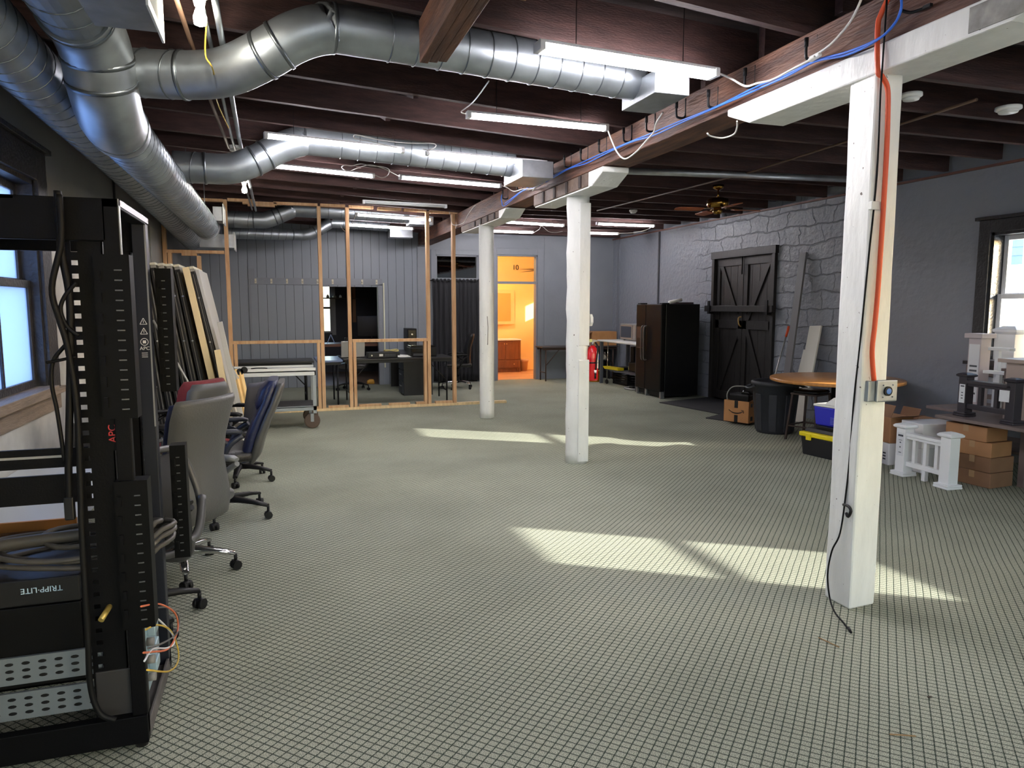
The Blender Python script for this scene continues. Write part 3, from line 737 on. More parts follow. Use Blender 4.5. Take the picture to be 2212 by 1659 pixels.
# unseen tube lamps added behind the camera for fill light
for i, (x, y) in enumerate(((.4, .5), (2.0, -1.2), (4.6, .8))):
    t = thing('tube_light', ['added fill tube lamp over the aisle behind the camera', 'added fill tube lamp at the rear of the left bay', 'added fill tube lamp at the rear of the right bay'][i], 'lamp', (x+.6, y, 3.02), group='fill tube lamps added behind the camera')
    k = MB(); k.box((x, y-.022, 3.012), (x+1.2, y+.022, 3.05)); k.build('housing', lamp_white, t)
    k = MB(); k.cyl((x+.03, y, 3.0), (x+1.17, y, 3.0), .023, n=12); k.build('tube', tube_m, t)
    for e in (.2, 1.0): k = MB(); k.box((x+e, y-.004, 3.05), (x+e+.008, y+.004, 3.332)); k.build('hanger', lamp_white, t)
def bulb(px, py, z, label, on=True):
    p = P(px, py, Z=z)
    t = thing('bulb_holder', label, 'lamp', p, rz=0)
    k = MB(); k.lathe([(.0, .12), (.065, .12), (.065, .105), (.03, .085), (.022, .05), (0, .05)]); k.build('lampholder', white_plastic, t)
    if on:
        k = MB(); k.lathe([(.012, .05), (.02, .03), (.03, 0), (.027, -.03), (0, -.042)]); k.build('bulb', emis('bulb_glow', (255, 244, 225), 60), t)
    return t
bulb(432, 38, 2.93, 'bare glowing bulb near the ceiling beside the nearest register')
bulb(528, 410, 2.95, 'small bare glowing bulb above the stud wall by the conduits')
def detector(px, py, z, label, r=.06):
    p = P(px, py, Z=z); t = thing('smoke_detector', label, 'detector', p, rz=0)
    k = MB(); k.lathe([(0, .03), (r, .03), (r*1.02, .01), (r*.8, 0)]); k.build('base', white_plastic, t)
    k = MB(); k.lathe([(r*.8, 0), (r*.72, -.014), (r*.3, -.02), (0, -.02)]); k.build('cover', white_plastic, t)
detector(1968, 212, 3.02, 'smoke detector partly hidden behind the nearest post', .07)
detector(2178, 240, 3.02, 'flat white round detector on the right bay ceiling near the frame edge', .085)
detector(1368, 458, 3.03, 'small smoke detector on the brown pipe above the stone wall')
detector(508, 323, 3.02, 'white round fitting behind the second duct bend', .065)
# ceiling fan
fan = thing('ceiling_fan', 'brass ceiling fan with wooden blades in the right bay', 'fan', (5.24, 7.76, 2.78), rz=0)
k = MB(); k.lathe([(0, .30), (.07, .30), (.06, .26), (.02, .24), (0, .24)]); k.build('canopy', brass, fan)
k = MB(); k.cyl((0, 0, .12), (0, 0, .25), .012); k.build('downrod', brass, fan)
k = MB(); k.lathe([(0, .15), (.06, .15), (.13, .125), (.135, .07), (.12, .03), (.05, .02), (0, .02)]); k.build('motor', brass, fan)
k = MB(); k.lathe([(0, .02), (.05, .02), (.06, -.02), (.045, -.05), (0, -.055)]); k.build('switch_housing', brass, fan)
blade_wood = mat('fan_blade', (168, 92, 52), .45, var=.25, vs=6)
for i in range(4):
    M = rot(0, 0, -8+90*i)
    k = MB(); ring = [(.2, -.05), (.30, -.065), (.52, -.062), (.56, -.03), (.56, .03), (.52, .062), (.30, .065), (.2, .05)]
    k.prism([M @ (rot(9) @ Vector((x, y, 0))) for x, y in ring], (0, 0, .008)); bl = k.build('blade', blade_wood, fan)
    k = MB(); k.bar(M @ Vector((.1, 0, .02)), M @ Vector((.27, 0, .008)), .05, .008); k.build('blade_iron', brass, bl)
# hooks along the beam
hk = [(1762, 117), (1628, 178), (1548, 222), (1478, 245), (1412, 275), (1362, 298), (1308, 322), (1268, 340), (1232, 354), (1194, 371), (1160, 388), (1128, 404), (1096, 424)]
first = None
for i, (x, y) in enumerate(hk):
    p = P(x, y, X=2.725)
    if first is None:
        t = thing('cable_hook', '', 'hook', p, rz=0, group='black hooks along the beam')
        k = MB(); k.tube([(.012, 0, .10), (.012, 0, .0), (-.005, 0, -.03), (-.05, 0, -.03), (-.062, 0, -.01), (-.062, 0, .05)], .008, 8, 4); k.build('hook', black_metal, t)
        k = MB(); k.cyl((-.062, 0, .03), (-.062, 0, .075), .011, n=10); k.build('rubber_tip', black_plastic, t)
        first = t
    else:
        t = copy_tree(first); t.location = p
    t['label'] = 'black rubber-tipped cable hook on the side of the brown beam'
t = thing('cable_hook', 'large black clip pinned to the beam where the blue cables end', 'hook', P(1960, 20, X=2.72))
k = MB(); k.tube([P(1946, 22, X=2.68), P(1965, 27, X=2.70), P(1985, 22, X=2.71), P(2010, 13, X=2.72)], .007, 8, 4); k.build('strap', black_plastic, t)
k = MB(); k.bar(P(1996, 17, X=2.71), P(2012, 10, X=2.71), .016, .014); k.build('clip', black_plastic, t)
blue = mat('blue_cable', (50, 110, 215), .45)
bp_ = [(1947, -8), (1946, 20), (1930, 55), (1895, 85), (1830, 112), (1762, 131), (1700, 160), (1628, 190), (1548, 230), (1478, 258), (1412, 286), (1362, 306), (1308, 328), (1268, 346), (1232, 362), (1194, 380), (1160, 397), (1128, 412), (1090, 440)]
for j, lab in enumerate(('upper of the two blue network cables on the beam hooks', 'lower blue network cable on the beam hooks, looped at its end')):
    pts = [P(x, y+j*4*(1 if i > 3 else .3)+(j*math.sin(i*2.1)*3), X=2.685-.012*j) for i, (x, y) in enumerate(bp_)]
    if j: pts += [P(1084, 436, X=2.69), P(1083, 425, X=2.7), P(1087, 415, X=2.71)]
    run('network_cable', pts, .0055, blue, lab, 'cable', 'blue cables on the beam', sm=5)
# orange cable, outlet box, thin cable on the near post
orange = mat('orange_conduit', (216, 84, 44), .45)
pts = [P(1922, -10, X=2.70), P(1903, 30, X=2.70), P(1896, 60, X=2.695), P(1896, 150, X=2.69), P(1906, 166, Y=2.73), P(1917, 190, Y=2.735), P(1918, 240, Y=2.738), P(1915, 330, Y=2.745), P(1907, 470, Y=2.765), P(1897, 620, Y=2.78), P(1890, 700, Y=2.785), P(1884, 760, Y=2.79), P(1888, 822, Y=2.797)]
run('power_cable', pts, .012, orange, 'thick orange cable running down the nearest post to the outlet box', 'cable', sm=6)
ob = thing('outlet_box', 'galvanised outlet box with a round black socket on the nearest post', 'outlet', (2.9, 2.82, 1.16))
a = P(1868, 822, Y=2.83); b_ = P(1912, 864, Y=2.83)
k = MB(); k.box((a.x-.005, 2.80, b_.z), (b_.x+.02, 2.865, a.z)); k.build('box', steel, ob, .004)
k = MB(); k.box((a.x+.038, 2.785, b_.z-.003), (b_.x+.03, 2.80, a.z+.003)); k.build('cover_plate', steel_dull, ob, .006)
cx_, cz_ = (a.x+.038+b_.x+.03)/2, (a.z+b_.z)/2
k = MB(); k.cyl((cx_, 2.786, cz_), (cx_, 2.776, cz_), .024); k.build('socket', black_plastic, ob)
k = MB(); k.lathe([(.010, 0), (.015, 0), (.015, .003), (.010, .003)], (cx_, 2.777, cz_), rot(90)); k.build('socket_ring', mat('socket_blue', (80, 120, 190), .4), ob)
k = MB()
for dx, dz in ((-.03, .03), (.03, .03), (-.03, -.03), (.03, -.03)): k.cyl((cx_+dx, 2.787, cz_+dz), (cx_+dx, 2.781, cz_+dz), .004, n=8)
k.build('screw', chrome, ob)
grey_wire = mat('grey_wire', (92, 88, 88), .5)
pts = [P(1916, -5, X=2.69), P(1907, 130, X=2.68), P(1902, 200, Y=2.74), P(1894, 380, Y=2.775), P(1876, 560, Y=2.80), P(1866, 660, Y=2.81), P(1856, 760, X=2.765), P(1845, 860, X=2.775), P(1836, 980, X=2.79), P(1828, 1060, X=2.79), P(1815, 1150, X=2.79), P(1797, 1190, X=2.785), P(1788, 1240, X=2.78), P(1792, 1290, X=2.77), P(1803, 1322, Z=.01), P(1822, 1345, Z=.008), P(1836, 1364, Z=.008)]
run('thin_cable', pts, .0045, cable_black, 'thin dark cable hanging down the nearest post onto the carpet', 'cable', sm=6)
t = thing('cable_tie', 'black hook-and-loop strap on the thin cable low on the nearest post', 'strap', P(1828, 1100, X=2.78))
k = MB(); pts = [P(1822, 1090, X=2.785), P(1833, 1094, X=2.77), P(1838, 1104, X=2.765), P(1832, 1116, X=2.765), P(1828, 1108, X=2.77)]
k.tube(pts, .008, 6, 4); k.build('strap_loop', black_plastic, t)
k = MB(); k.cyl(P(1834, 1356, Z=.008), P(1838, 1366, Z=.008), .006); solo(k, 'cable_plug', black_plastic, 'small plug end of the thin cable on the carpet', 'plug')
# white cords
def cord(lamp, pts, r=.0045, z=3.0, X=None):
    v = [P(x, y, X=X) if X else P(x, y, Z=z) for x, y in pts]
    k = MB(); k.tube(v, r, 8, 6); return k.build('cord', cable_white, LAMPS[lamp])
cord(0, [(1545, 155), (1580, 170), (1610, 186), (1635, 180), (1668, 172), (1710, 150), (1745, 132), (1760, 122)], .006, X=2.6)
xl = thing('extension_lead', 'white lead with an inline switch rising out of view by the beam', 'lead', P(1762, 122, X=2.66))
k = MB(); k.tube([P(x, y, X=2.66) for x, y in [(1750, 124), (1775, 110), (1800, 90), (1838, 45), (1862, -5)]], .006, 8, 6); k.build('lead', cable_white, xl)
k = MB(); k.bar(P(1749, 131, X=2.655), P(1772, 117, X=2.655), .026, .018); k.build('inline_switch', white_plastic, xl, .005)
cord(1, [(1312, 278), (1320, 300), (1334, 330), (1350, 343), (1372, 330), (1395, 305), (1412, 285), (1418, 265), (1432, 243)], .006, X=2.62)
cord(1, [(1006, 246), (996, 242), (1004, 235), (1020, 222), (1036, 203), (1056, 175)], .004, 2.98)
cord(3, [(872, 322), (850, 318), (812, 308), (770, 300), (765, 292), (778, 293), (820, 302), (880, 309), (935, 310), (940, 318), (925, 324), (912, 322)], .004, 2.99)
cord(4, [(808, 377), (825, 384), (838, 378), (840, 366), (825, 360), (800, 358), (780, 354), (760, 358), (745, 357), (738, 362), (752, 370), (775, 362), (800, 356), (826, 363), (845, 372), (862, 381)], .004, 2.99)
cord(3, [(1180, 350), (1187, 360), (1184, 380), (1175, 396), (1160, 402), (1150, 412)], .005, X=2.62)
cord(5, [(1082, 400), (1095, 405), (1110, 413), (1130, 408), (1150, 408), (1165, 400)], .005, X=2.66)
cord(6, [(965, 443), (972, 462), (978, 485), (1000, 482), (1010, 465), (1022, 448), (1028, 443)], .004, X=2.6)
cord(10, [(1152, 503), (1165, 495), (1170, 488), (1185, 500), (1200, 502), (1215, 500)], .004, 3.0)
cord(11, [(1336, 504), (1365, 503), (1395, 497), (1412, 488)], .005, 3.0)
k = MB(); k.tube([P(x, y, Z=2.68) for x, y in [(1592, 262), (1592, 275), (1585, 290), (1560, 298), (1535, 294), (1528, 288)]], .005, 8, 6); solo(k, 'lead_wire', cable_white, 'white wire curling under the white bolster end', 'wire')
cord(8, [(768, 466), (762, 480), (750, 500), (740, 495), (735, 484)], .004, 2.9)
# ================================================================ STUD WALL
sw = thing('stud_wall_frame', 'bare pine stud wall frame dividing off the desks at the far end', 'framing', (1, 11.1, 0))
SY0, SY1 = 11.08, 11.17
def stud(x, z0, z1, w=.05, nm='stud'):
    k = MB(); k.box((x-w/2, SY0, z0), (x+w/2, SY1, z1)); return k.build(nm, pine, sw, .002)
for x, z0, z1 in ((-1.465, .04, 3.06), (-1.405, 2.0, 2.335), (-1.03, .04, 2.30), (-.655, .04, 3.10), (.635, .04, 3.06), (1.045, .04, 3.06), (2.265, .04, 3.05), (2.68, .04, 3.03)): stud(x, z0, z1, .052)
for x in (-.595, .575, 1.108, 2.205): stud(x, .04, 1.05, .045, 'cripple_stud')
for a, b_, z in ((-1.44, -.69, 2.36), (-.63, .61, 1.065), (1.075, 2.24, 1.065)):
    k = MB(); k.box((a, SY0, z-.025), (b_, SY1, z+.02)); k.build('rail', pine, sw, .002)
k = MB(); k.box((-1.25, SY0, 2.30), (-1.055, SY1, 2.335)); k.build('rail', pine, sw, .002)
for a, b_, z in ((-1.49, -.68, 3.085), (-.62, -.25, 3.10), (-.42, .05, 3.07), (.0, .62, 3.08), (.66, 1.02, 3.08), (1.07, 1.44, 3.075), (1.5, 1.86, 3.065), (1.9, 2.25, 3.06), (2.3, 2.78, 3.05)):
    k = MB(); k.box((a, SY0, z-.02), (b_, SY1, z+.02)); k.build('top_plate', pine, sw, .002)
k = MB(); k.box((-.35, SY0, 3.025), (.02, SY1, 3.055)); k.build('top_plate', pine, sw, .002)
k = MB(); k.box((2.735, SY0, 2.84), (2.78, SY1, 3.03)); k.build('nailer', pine, sw, .002)
k = MB(); k.box((-.7, SY0, 0), (3.55, SY1, .04)); k.build('bottom_plate', pale_pine, sw, .002)
for a, b_ in ((-.5, -.2), (.1, .55), (.70, 1.0), (1.16, 1.5), (1.62, 1.95), (2.05, 2.2), (2.36, 2.64)):
    k = MB(); k.box((a, SY0+.005, .04), (b_, SY1-.005, .075)); k.build('plate_block', pine, sw, .002)

# ================================================================ SERVER RACK
RK = thing('server_rack', 'open black server rack frame standing at the left front', 'rack', (-.95, 3.0, 0))
xa, xb, ya, yb, zt = -1.42, -.495, 2.72, 3.30, 1.955
edge_m = mat('worn_edge_metal', (150, 150, 150), .4, .6)
rack_dark = mat('rack_paint', (8, 8, 10), .5, 0, bump=.05, bs=150, spec=.12)
k = MB(); k.box((xa, ya, zt-.14), (xb-.04, ya+.025, zt)); k.build('top_rail', rack_dark, RK, .003)
k = MB(); k.box((xa, yb-.025, zt-.14), (xb-.04, yb, zt)); k.build('top_rail', rack_dark, RK, .003)
k = MB(); k.box((xa, ya, zt-.012), (xb-.30, yb, zt)); k.build('roof_plate', rack_dark, RK)
slate = mat('slate_paint', (30, 33, 42), .45, spec=.3)
# front frame: four sides round the open doorway, bright worn face
for nm, a, b_ in (('front_post', (xb-.05, ya, .05), (xb, ya+.035, zt)), ('slate_post', (xb-.052, yb-.06, .05), (xb, yb, zt)), ('front_header', (xb-.05, ya, zt-.03), (xb, yb, zt)), ):
    k = MB(); k.box(a, b_); k.build('front_post' if 'post' in nm else nm, slate if nm == 'slate_post' else rack_dark, RK, .003)
k = MB()
k.box((xb, ya+.002, zt-.52), (xb+.003, ya+.022, zt)); k.box((xb, ya, zt-.022), (xb+.003, yb, zt)); k.box((xb-.006, yb-.062, 1.1), (xb, yb-.06, zt))
k.build('front_edge', edge_m, RK)
for y in (ya, yb-.05): 
    k = MB(); k.box((xa, y, .05), (xa+.05, y+.05, zt)); k.build('rear_post', rack_dark, RK, .003)
# mounting rails with square holes
hole_pitch = .0445
for y in (ya+.03, yb-.06):
    k = MB(); x0, x1, h0, h1 = -.662, -.555, -.650, -.630
    k.box((x0-.004, y, .06), (h0, y+.004, zt-.14)); k.box((h1, y, .06), (x1, y+.004, zt-.14))
    z = .06
    while z < zt-.17:
        k.box((h0, y, z), (h1, y+.004, z+.028)); z += hole_pitch
    k.box((x1-.004, y, .06), (x1, y+.045, zt-.14))
    k.build('mounting_rail', rack_dark, RK)
    k = MB(); k.box((-1.30, y, .06), (-1.2, y+.004, zt-.14)); k.build('mounting_rail', rack_dark, RK)
# side rails
def srail(y, p0, p1, m, nm, oval=False, x1=-.64):
    za = P(60, p0, Y=y).z; zb_ = P(60, p1, Y=y).z
    k = MB(); k.box((xa+.03, y, zb_), (x1, y+.012, za))
    if oval:
        k.use(1)
        for i in range(15):
            for j in range(3):
                x = x1-.035-.05*i; z = zb_+(za-zb_)*(.25+.26*j)
                k.prism([(x+.012*math.cos(a)*(1.1), y-.001, z+.006*math.sin(a)) for a in [2*PI*q/10 for q in range(10)]], (0, .003, 0))
    return k.build(nm, [m, black_plastic], RK, .0)
rack_grey = mat('rack_bracket_grey', (112, 120, 126), .45, .3)
srail(2.765, 972, 1014, rack_dark, 'side_rail'); srail(2.765, 1030, 1092, rack_dark, 'side_rail')
srail(2.768, 1418, 1476, rack_grey, 'perforated_bracket', True); srail(2.768, 1494, 1552, rack_grey, 'perforated_bracket', True)
k = MB(); k.box((-.95, 2.760, P(100, 985, Y=2.76).z), (-.72, 2.764, P(100, 990, Y=2.76).z)); k.build('label_strip', edge_m, RK)
# base
k = MB(); k.box((xa, ya-.01, .025), (xb, ya+.03, .13)); k.build('base_rail', rack_dark, RK, .003)
k = MB(); k.box((xa, yb-.03, .025), (xb, yb, .13)); k.build('base_rail', rack_dark, RK, .003)
k = MB(); k.box((xb-.10, ya+.03, .025), (xb, yb-.03, .06)); k.build('base_tray', mat('dusty_tray', (88, 84, 82), .7, var=.3, vs=10), RK, .003)
k = MB(); k.box((xb-.012, ya, .06), (xb, yb, .085)); k.build('base_lip', mat('dusty_tray', (88, 84, 82), .7), RK, .003)
for x in (xa+.05, xb-.03):
    for y in (ya+.03, yb-.03): k = MB(); k.cyl((x, y, 0), (x, y, .03), .022, n=12); k.build('levelling_foot', black_metal, RK)
# cable managers with slots
manager_m = mat('manager_black', (7, 7, 8), .5, spec=.12)
def manager(x0, x1, y0, y1, z0, z1):
    k = MB(); k.box((x0, y0, z0), (x1, y1, z1)); k.use(1); n = int((z1-z0)/.036)
    for i in range(n):
        z = z0+.03+i*(z1-z0-.05)/n
        k.box((x0+.06 if x1-x0 > .08 else x0+.024, y0-.002, z), (x1-.024, y0+.001, z+.004))
        pass
    k.use(2)
    for i in range(n//2): 
        z = z0+.04+i*(z1-z0-.06)/(n//2); k.box((x0+.008, y0-.008, z), (x0+.02, y0+.0, z+.035))
    k.build('cable_manager', [manager_m, mat('slot_grey', (92, 94, 96), .4, .3), rack_dark], RK)
manager(-.575, -.468, 2.705, 2.78, 1.215, 1.77)
manager(-.555, -.452, 2.705, 2.78, .46, .995)
manager(-.482, -.42, 3.32, 3.40, 1.235, 1.755)
manager(-.462, -.40, 3.32, 3.40, .50, 1.0)
# lock, tube stub, markings
k = MB(); k.box((-.53, 2.74, 1.66), (-.515, 2.76, 1.70)); k.build('latch', edge_m, RK)
k = MB(); p = P(218, 1340, Y=2.70); k.cyl(p, p+Vector((.02, .06, .03)), .010, n=14); k.build('tube_stub', mat('stub_yellow', (190, 165, 90), .4, .5), RK)
whitep = mat('print_white', (215, 215, 215), .5)
yf = yb-.0612; xx = xb-.026
for zz in (1.535, 1.495):
    k = MB(); tri = [(-.013, -.011), (.013, -.011), (0, .014)]
    for i in range(3):
        (a0, a1), (b0, b1) = tri[i], tri[(i+1) % 3]; k.bar((xx+a0, yf, zz+a1), (xx+b0, yf, zz+b1), .0024, .001, up=(0, 1, 0))
    k.bar((xx, yf, zz-.006), (xx, yf, zz+.005), .0022, .001, up=(0, 1, 0)); k.build('warning_triangle', whitep, RK)
k = MB(); k.tube([(xx+.014*math.cos(2*PI*i/20), yf, 1.452+.014*math.sin(2*PI*i/20)) for i in range(20)], .0014, 5, closed=True, cap=False); k.box((xx-.006, yf-.0005, 1.446), (xx+.006, yf+.0005, 1.458)); k.build('instruction_mark', whitep, RK)
text('APC', .02, whitep, 'lettering', RK, (xx, yf, 1.425), (1, 0, 0), (0, 0, 1))
for j in range(3):
    k = MB(); k.box((xx-.012, yf-.0005, 1.405-.008*j), (xx+.010, yf+.0005, 1.4075-.008*j)); k.build('fine_print', whitep, RK)
p = P(243, 937, Y=2.74); text('APC', .034, mat('print_red', (196, 40, 40), .5), 'red_lettering', RK, (p.x, 2.744, p.z), (0, 0, 1), (-1, 0, 0))
k = MB(); k.box((p.x-.02, 2.745, p.z-.06), (p.x+.02, 2.749, p.z+.08)); k.build('nameplate', rack_dark, RK)

k = MB(); k.bar(P(279, 882, Y=2.74), P(281, 1003, Y=2.74), .006, .004); k.build('beige_strap', mat('beige', (205, 190, 160), .6), RK)
k = MB(); p = P(294, 888, Y=2.76); k.cyl(p, p+Vector((0, -.008, 0)), .013, n=16); k.build('white_cap', white_plastic, RK)
# things in and on the rack
pd = thing('power_unit', 'black rack-mounted power unit with upside-down lettering inside the rack', 'electronics', (-1.0, 3.0, .5))
zt_ = P(90, 1250, Y=2.79).z; zb_ = P(90, 1300, Y=2.79).z
k = MB(); k.box((-1.40, 2.79, zb_-.01), (-.70, 3.22, zt_)); k.build('case', black_metal, pd, .004)
p = P(90, 1273, Y=2.789); text('TRIPP·LITE', .028, mat('logo_blue_white', (170, 195, 215), .5), 'lettering', pd, (p.x, 2.7885, p.z), (-1, 0, 0), (0, 0, -1))
ups = thing('battery_unit', 'large plain black battery unit low inside the rack', 'electronics', (-1.0, 3.0, .2))
k = MB(); k.box((-1.40, 2.785, .265), (-.70, 3.22, zb_-.012)); k.build('case', mat('black_sheet', (8, 8, 9), .45, spec=.15), ups, .003)
k = MB(); k.box((-1.40, 2.79, zb_-.02), (-.70, 2.80, zb_-.014)); k.build('top_seam', mat('slot_edge', (120, 122, 124), .4, .5), ups)
coil = thing('cable_coil', 'grey coiled cable lying on the power unit and looping out of the rack', 'cable', (-.8, 2.95, zt_))
grey_cable = mat('grey_cable', (72, 69, 65), .5)
for j, (rx, ry, dz, dx) in enumerate(((.30, .17, .015, 0), (.28, .15, .04, .02), (.31, .18, .062, -.01), (.20, .12, .085, .06))):
    k = MB(); cxx = -.72+dx; cyy = 2.99
    pts = [(cxx+rx*math.cos(a)+.01*math.sin(3*a+j), cyy+ry*math.sin(a), zt_+dz+.012*math.sin(2*a+j)+(.03 if math.cos(a) > .8 else 0)) for a in [2*PI*i/28 for i in range(28)]]
    k.tube(pts, .010, 8, closed=True, cap=False); k.build('loop', grey_cable, coil)
k = MB(); k.tube([(-1.4, 3.0, zt_+.01), (-1.2, 2.98, zt_+.05), (-.95, 2.96, zt_+.085), (-.7, 2.95, zt_+.10)], .022, 10, 6); k.build('bundle', grey_cable, coil)
# pale blue equipment with loose wires
eq = thing('circuit_unit', 'pale blue metal electronics unit low in the rack front, wires spilling out', 'electronics', (-.5, 3.0, .1))
pale_blue = mat('pale_blue_metal', (176, 200, 212), .4, .5)
k = MB(); k.box((-.62, 2.86, .13), (-.52, 3.18, .50)); k.build('chassis', mat('grey_chassis', (92, 98, 104), .5, .5), eq, .003)
k = MB(); k.box((-.52, 2.88, .13), (-.515, 3.10, .48)); k.build('face_plate', pale_blue, eq, .002)
for i, z in enumerate((.20, .27, .34, .42)):
    k = MB(); k.box((-.515, 2.90, z), (-.485, 2.97, z+.04)); k.build('bracket', pale_blue, eq, .004)
    k = MB(); k.cyl((-.515, 2.89+.0*i, z-.015), (-.49, 2.89, z-.015), .016, n=14); k.build('tab', mat('grey_tab', (140, 138, 134), .5), eq)
k = MB(); k.box((-.66, 2.745, .11), (-.50, 2.80, .30)); k.build('side_block', mat('worn_dark', (52, 50, 50), .5, .3), eq, .004)
wires = (((305, 1310), (345, 1305), (378, 1325), (384, 1360), (365, 1400), (330, 1408), (310, 1410), 'orange', (214, 110, 70)), ((335, 1313), (365, 1313), (386, 1330), (385, 1360), (375, 1375), (350, 1390), (320, 1400), 'grey', (150, 148, 150)),
         ((335, 1332), (355, 1350), (372, 1370), (376, 1390), (360, 1400), (330, 1402), (312, 1428), 'white', (215, 215, 220)), ((315, 1360), (340, 1350), (368, 1362), (384, 1400), (384, 1430), (365, 1450), (318, 1447), 'yellow', (200, 178, 60)))
for wv in wires:
    k = MB(); k.tube([P(*q, X=-.47+.004*i) for i, q in enumerate(wv[:7])], .0035, 6, 6); k.build('wire', mat(wv[7]+'_wire', wv[8], .5), eq)
# black cables hung over the rack's top rail
def bcable(pts, label, r=.010, y=2.70, plug=False):
    t = thing('power_lead', label, 'cable', P(*pts[0], Y=y), group='black leads on the rack')
    k = MB(); k.tube([P(a, b_, Y=y) for a, b_ in pts], r, 8, 6); k.build('lead', cable_black, t)
    if plug:
        a = P(*pts[-1], Y=y); k = MB(); k.bar(a+Vector((0, 0, .02)), a+Vector((.0, 0, -.06)), .03, .026); k.build('plug', black_plastic, t, .005)
bcable([(124, 412), (127, 470), (133, 545), (150, 640), (152, 760), (150, 900), (148, 1010), (150, 1085)], 'black lead hung over the rack top, ending in a plug', .012, 2.69, True)
bcable([(128, 420), (132, 520), (112, 622), (128, 690), (146, 750), (165, 870), (172, 1010), (176, 1130), (182, 1250), (190, 1380), (195, 1480), (215, 1540), (250, 1555)], 'longest black lead hung over the rack top, reaching down to the base', .010, 2.675)
bcable([(165, 610), (140, 640), (131, 670), (145, 705), (170, 725)], 'short black lead bowed out of the rack rail, upper one', .007, 2.68)
bcable([(142, 745), (115, 780), (112, 830), (122, 880), (130, 930), (140, 1000)], 'black lead bowing left toward the window sill', .007, 2.70)
bcable([(100, 783), (130, 778), (165, 770)], 'short straight black rod through the rack rail', .005, 2.68)

# ================================================================ DESK BEHIND THE RACK
dk = thing('work_table', 'light table with a wood edge behind the server rack', 'table', (-1.1, 4.2, 0))
k = MB(); k.box((LX+.02, 3.62, .60), (-.90, 4.82, .64)); k.build('tabletop', mat('pale_laminate', (198, 204, 210), .3), dk, .003)
k = MB(); k.box((LX+.02, 3.605, .598), (-.90, 3.62, .641)); k.build('edge_band', mat('oak_edge', (186, 126, 66), .5), dk)
for x, y in ((-1.44, 3.7), (-.96, 3.7), (-1.44, 4.74), (-.96, 4.74)): k = MB(); k.box((x-.02, y-.02, 0), (x+.02, y+.02, .60)); k.build('leg', black_metal, dk)
for i, (x, y) in enumerate(((-1.30, 4.3), (-1.05, 4.5))):
    k = MB(); k.box((x-.12, y-.1, .0), (x+.10, y+.1, .42-.1*i)); solo(k, 'cardboard_box', cardboard, ['tan box under the table behind the rack', 'lower tan box under the table behind the rack'][i], 'box', 'boxes under the rack table', .004)

# ================================================================ OFFICE CHAIRS
def base(root, zs, leg_m, caster_m, r=.31, a0=0, col=black_metal):
    k = MB(); k.cyl((0, 0, .11), (0, 0, .26), .035); k.cyl((0, 0, .26), (0, 0, zs), .018, n=14); k.build('gas_column', col, root)
    for i in range(5):
        M = rot(0, 0, a0+72*i)
        secs = []
        for t, h, w_, z in ((.0, .04, .035, .135), (.3, .034, .03, .135), (.7, .024, .024, .12), (1, .018, .02, .10)):
            secs.append((M @ Vector((.02+t*(r-.02), 0, z)), M @ Vector((0, w_, 0)), (0, 0, h*.62)))
        k = MB(); k.sec(secs, 12); lg = k.build('base_leg', leg_m, root)
        k = MB(); c = M @ Vector((r, 0, 0)); q = M @ rot(0, 0, 35)
        for s_ in (-1, 1): k.cyl(c+q @ Vector((0, s_*.006, .028)), c+q @ Vector((0, s_*.026, .028)), .028, n=16)
        k.cyl(c+Vector((0, 0, .05)), c+Vector((0, 0, .095)), .010, n=10)
        k.sec([(c+q @ Vector((x, 0, .042)), q @ Vector((0, .02, 0)), (0, 0, h_)) for x, h_ in ((-.02, .006), (0, .02), (.022, .006))], 10)
        k.build('caster', caster_m, lg)
def backrest(secs, n=28, e=3.4):
    """secs: (y, z, half width, half thickness, tilt degrees)"""
    k = MB(); k.sec([((0, y, z), (w_, 0, 0), rot(a) @ Vector((0, t_, 0))) for y, z, w_, t_, a in secs], n, e); return k
def curved_back(secs, curve=.05, n=15, r_=3.4):
    """backrest wrapped round the sitter: edges pulled forward"""
    k = MB(); rings = []
    for y, z, w_, t_, a in secs:
        ring = []
        for i in range(n):
            u = -1+2*i/(n-1); ring.append(Vector((u*w_, y+curve*u*u-t_*(1-abs(u)**6)**.5, z)))
        for i in range(n):
            u = 1-2*i/(n-1); ring.append(Vector((u*w_, y+curve*u*u+t_*(1-abs(u)**6)**.5+.001, z)))
        rings.append(ring)
    k.loft(rings); return k
def seat(z, w_, d, th, m, root, y0=0):
    k = MB(); k.sec([((0, y0-d/2, z), (w_*.85, 0, 0), (0, 0, th*.5)), ((0, y0-d*.46, z), (w_*.97, 0, 0), (0, 0, th*.9)), ((0, y0, z-.005), (w_, 0, 0), (0, 0, th)), ((0, y0+d*.4, z), (w_, 0, 0), (0, 0, th)), ((0, y0+d*.5, z-.012), (w_*.94, 0, 0), (0, 0, th*.6))], 24, 3.2)
    return k.build('seat', m, root)
def armrest(root, s_, m, w_=.27, z=.66, zs=.45, yb_=-.16, yf=.16, pad_m=None, thick=.018):
    k = MB(); k.tube([(s_*(w_-.05), -.02, zs), (s_*w_, -.03, zs+.06), (s_*(w_+.02), yb_*.5, z-.09), (s_*w_, yb_, z-.03)], thick, 8, 5)
    k.tube([(s_*(w_+.02), yb_*.5, z-.09), (s_*w_, .04, z-.03)], thick*.8, 8); o = k.build('armrest', m, root)
    k = MB(); k.sec([((s_*w_, yb_, z-.006), (.022, 0, 0), (0, 0, .010)), ((s_*w_, yb_+.04, z), (.034, 0, 0), (0, 0, .018)), ((s_*w_, yf-.05, z+.002), (.034, 0, 0), (0, 0, .018)), ((s_*w_, yf, z-.008), (.024, 0, 0), (0, 0, .010))], 16); k.build('arm_pad', pad_m or m, o)

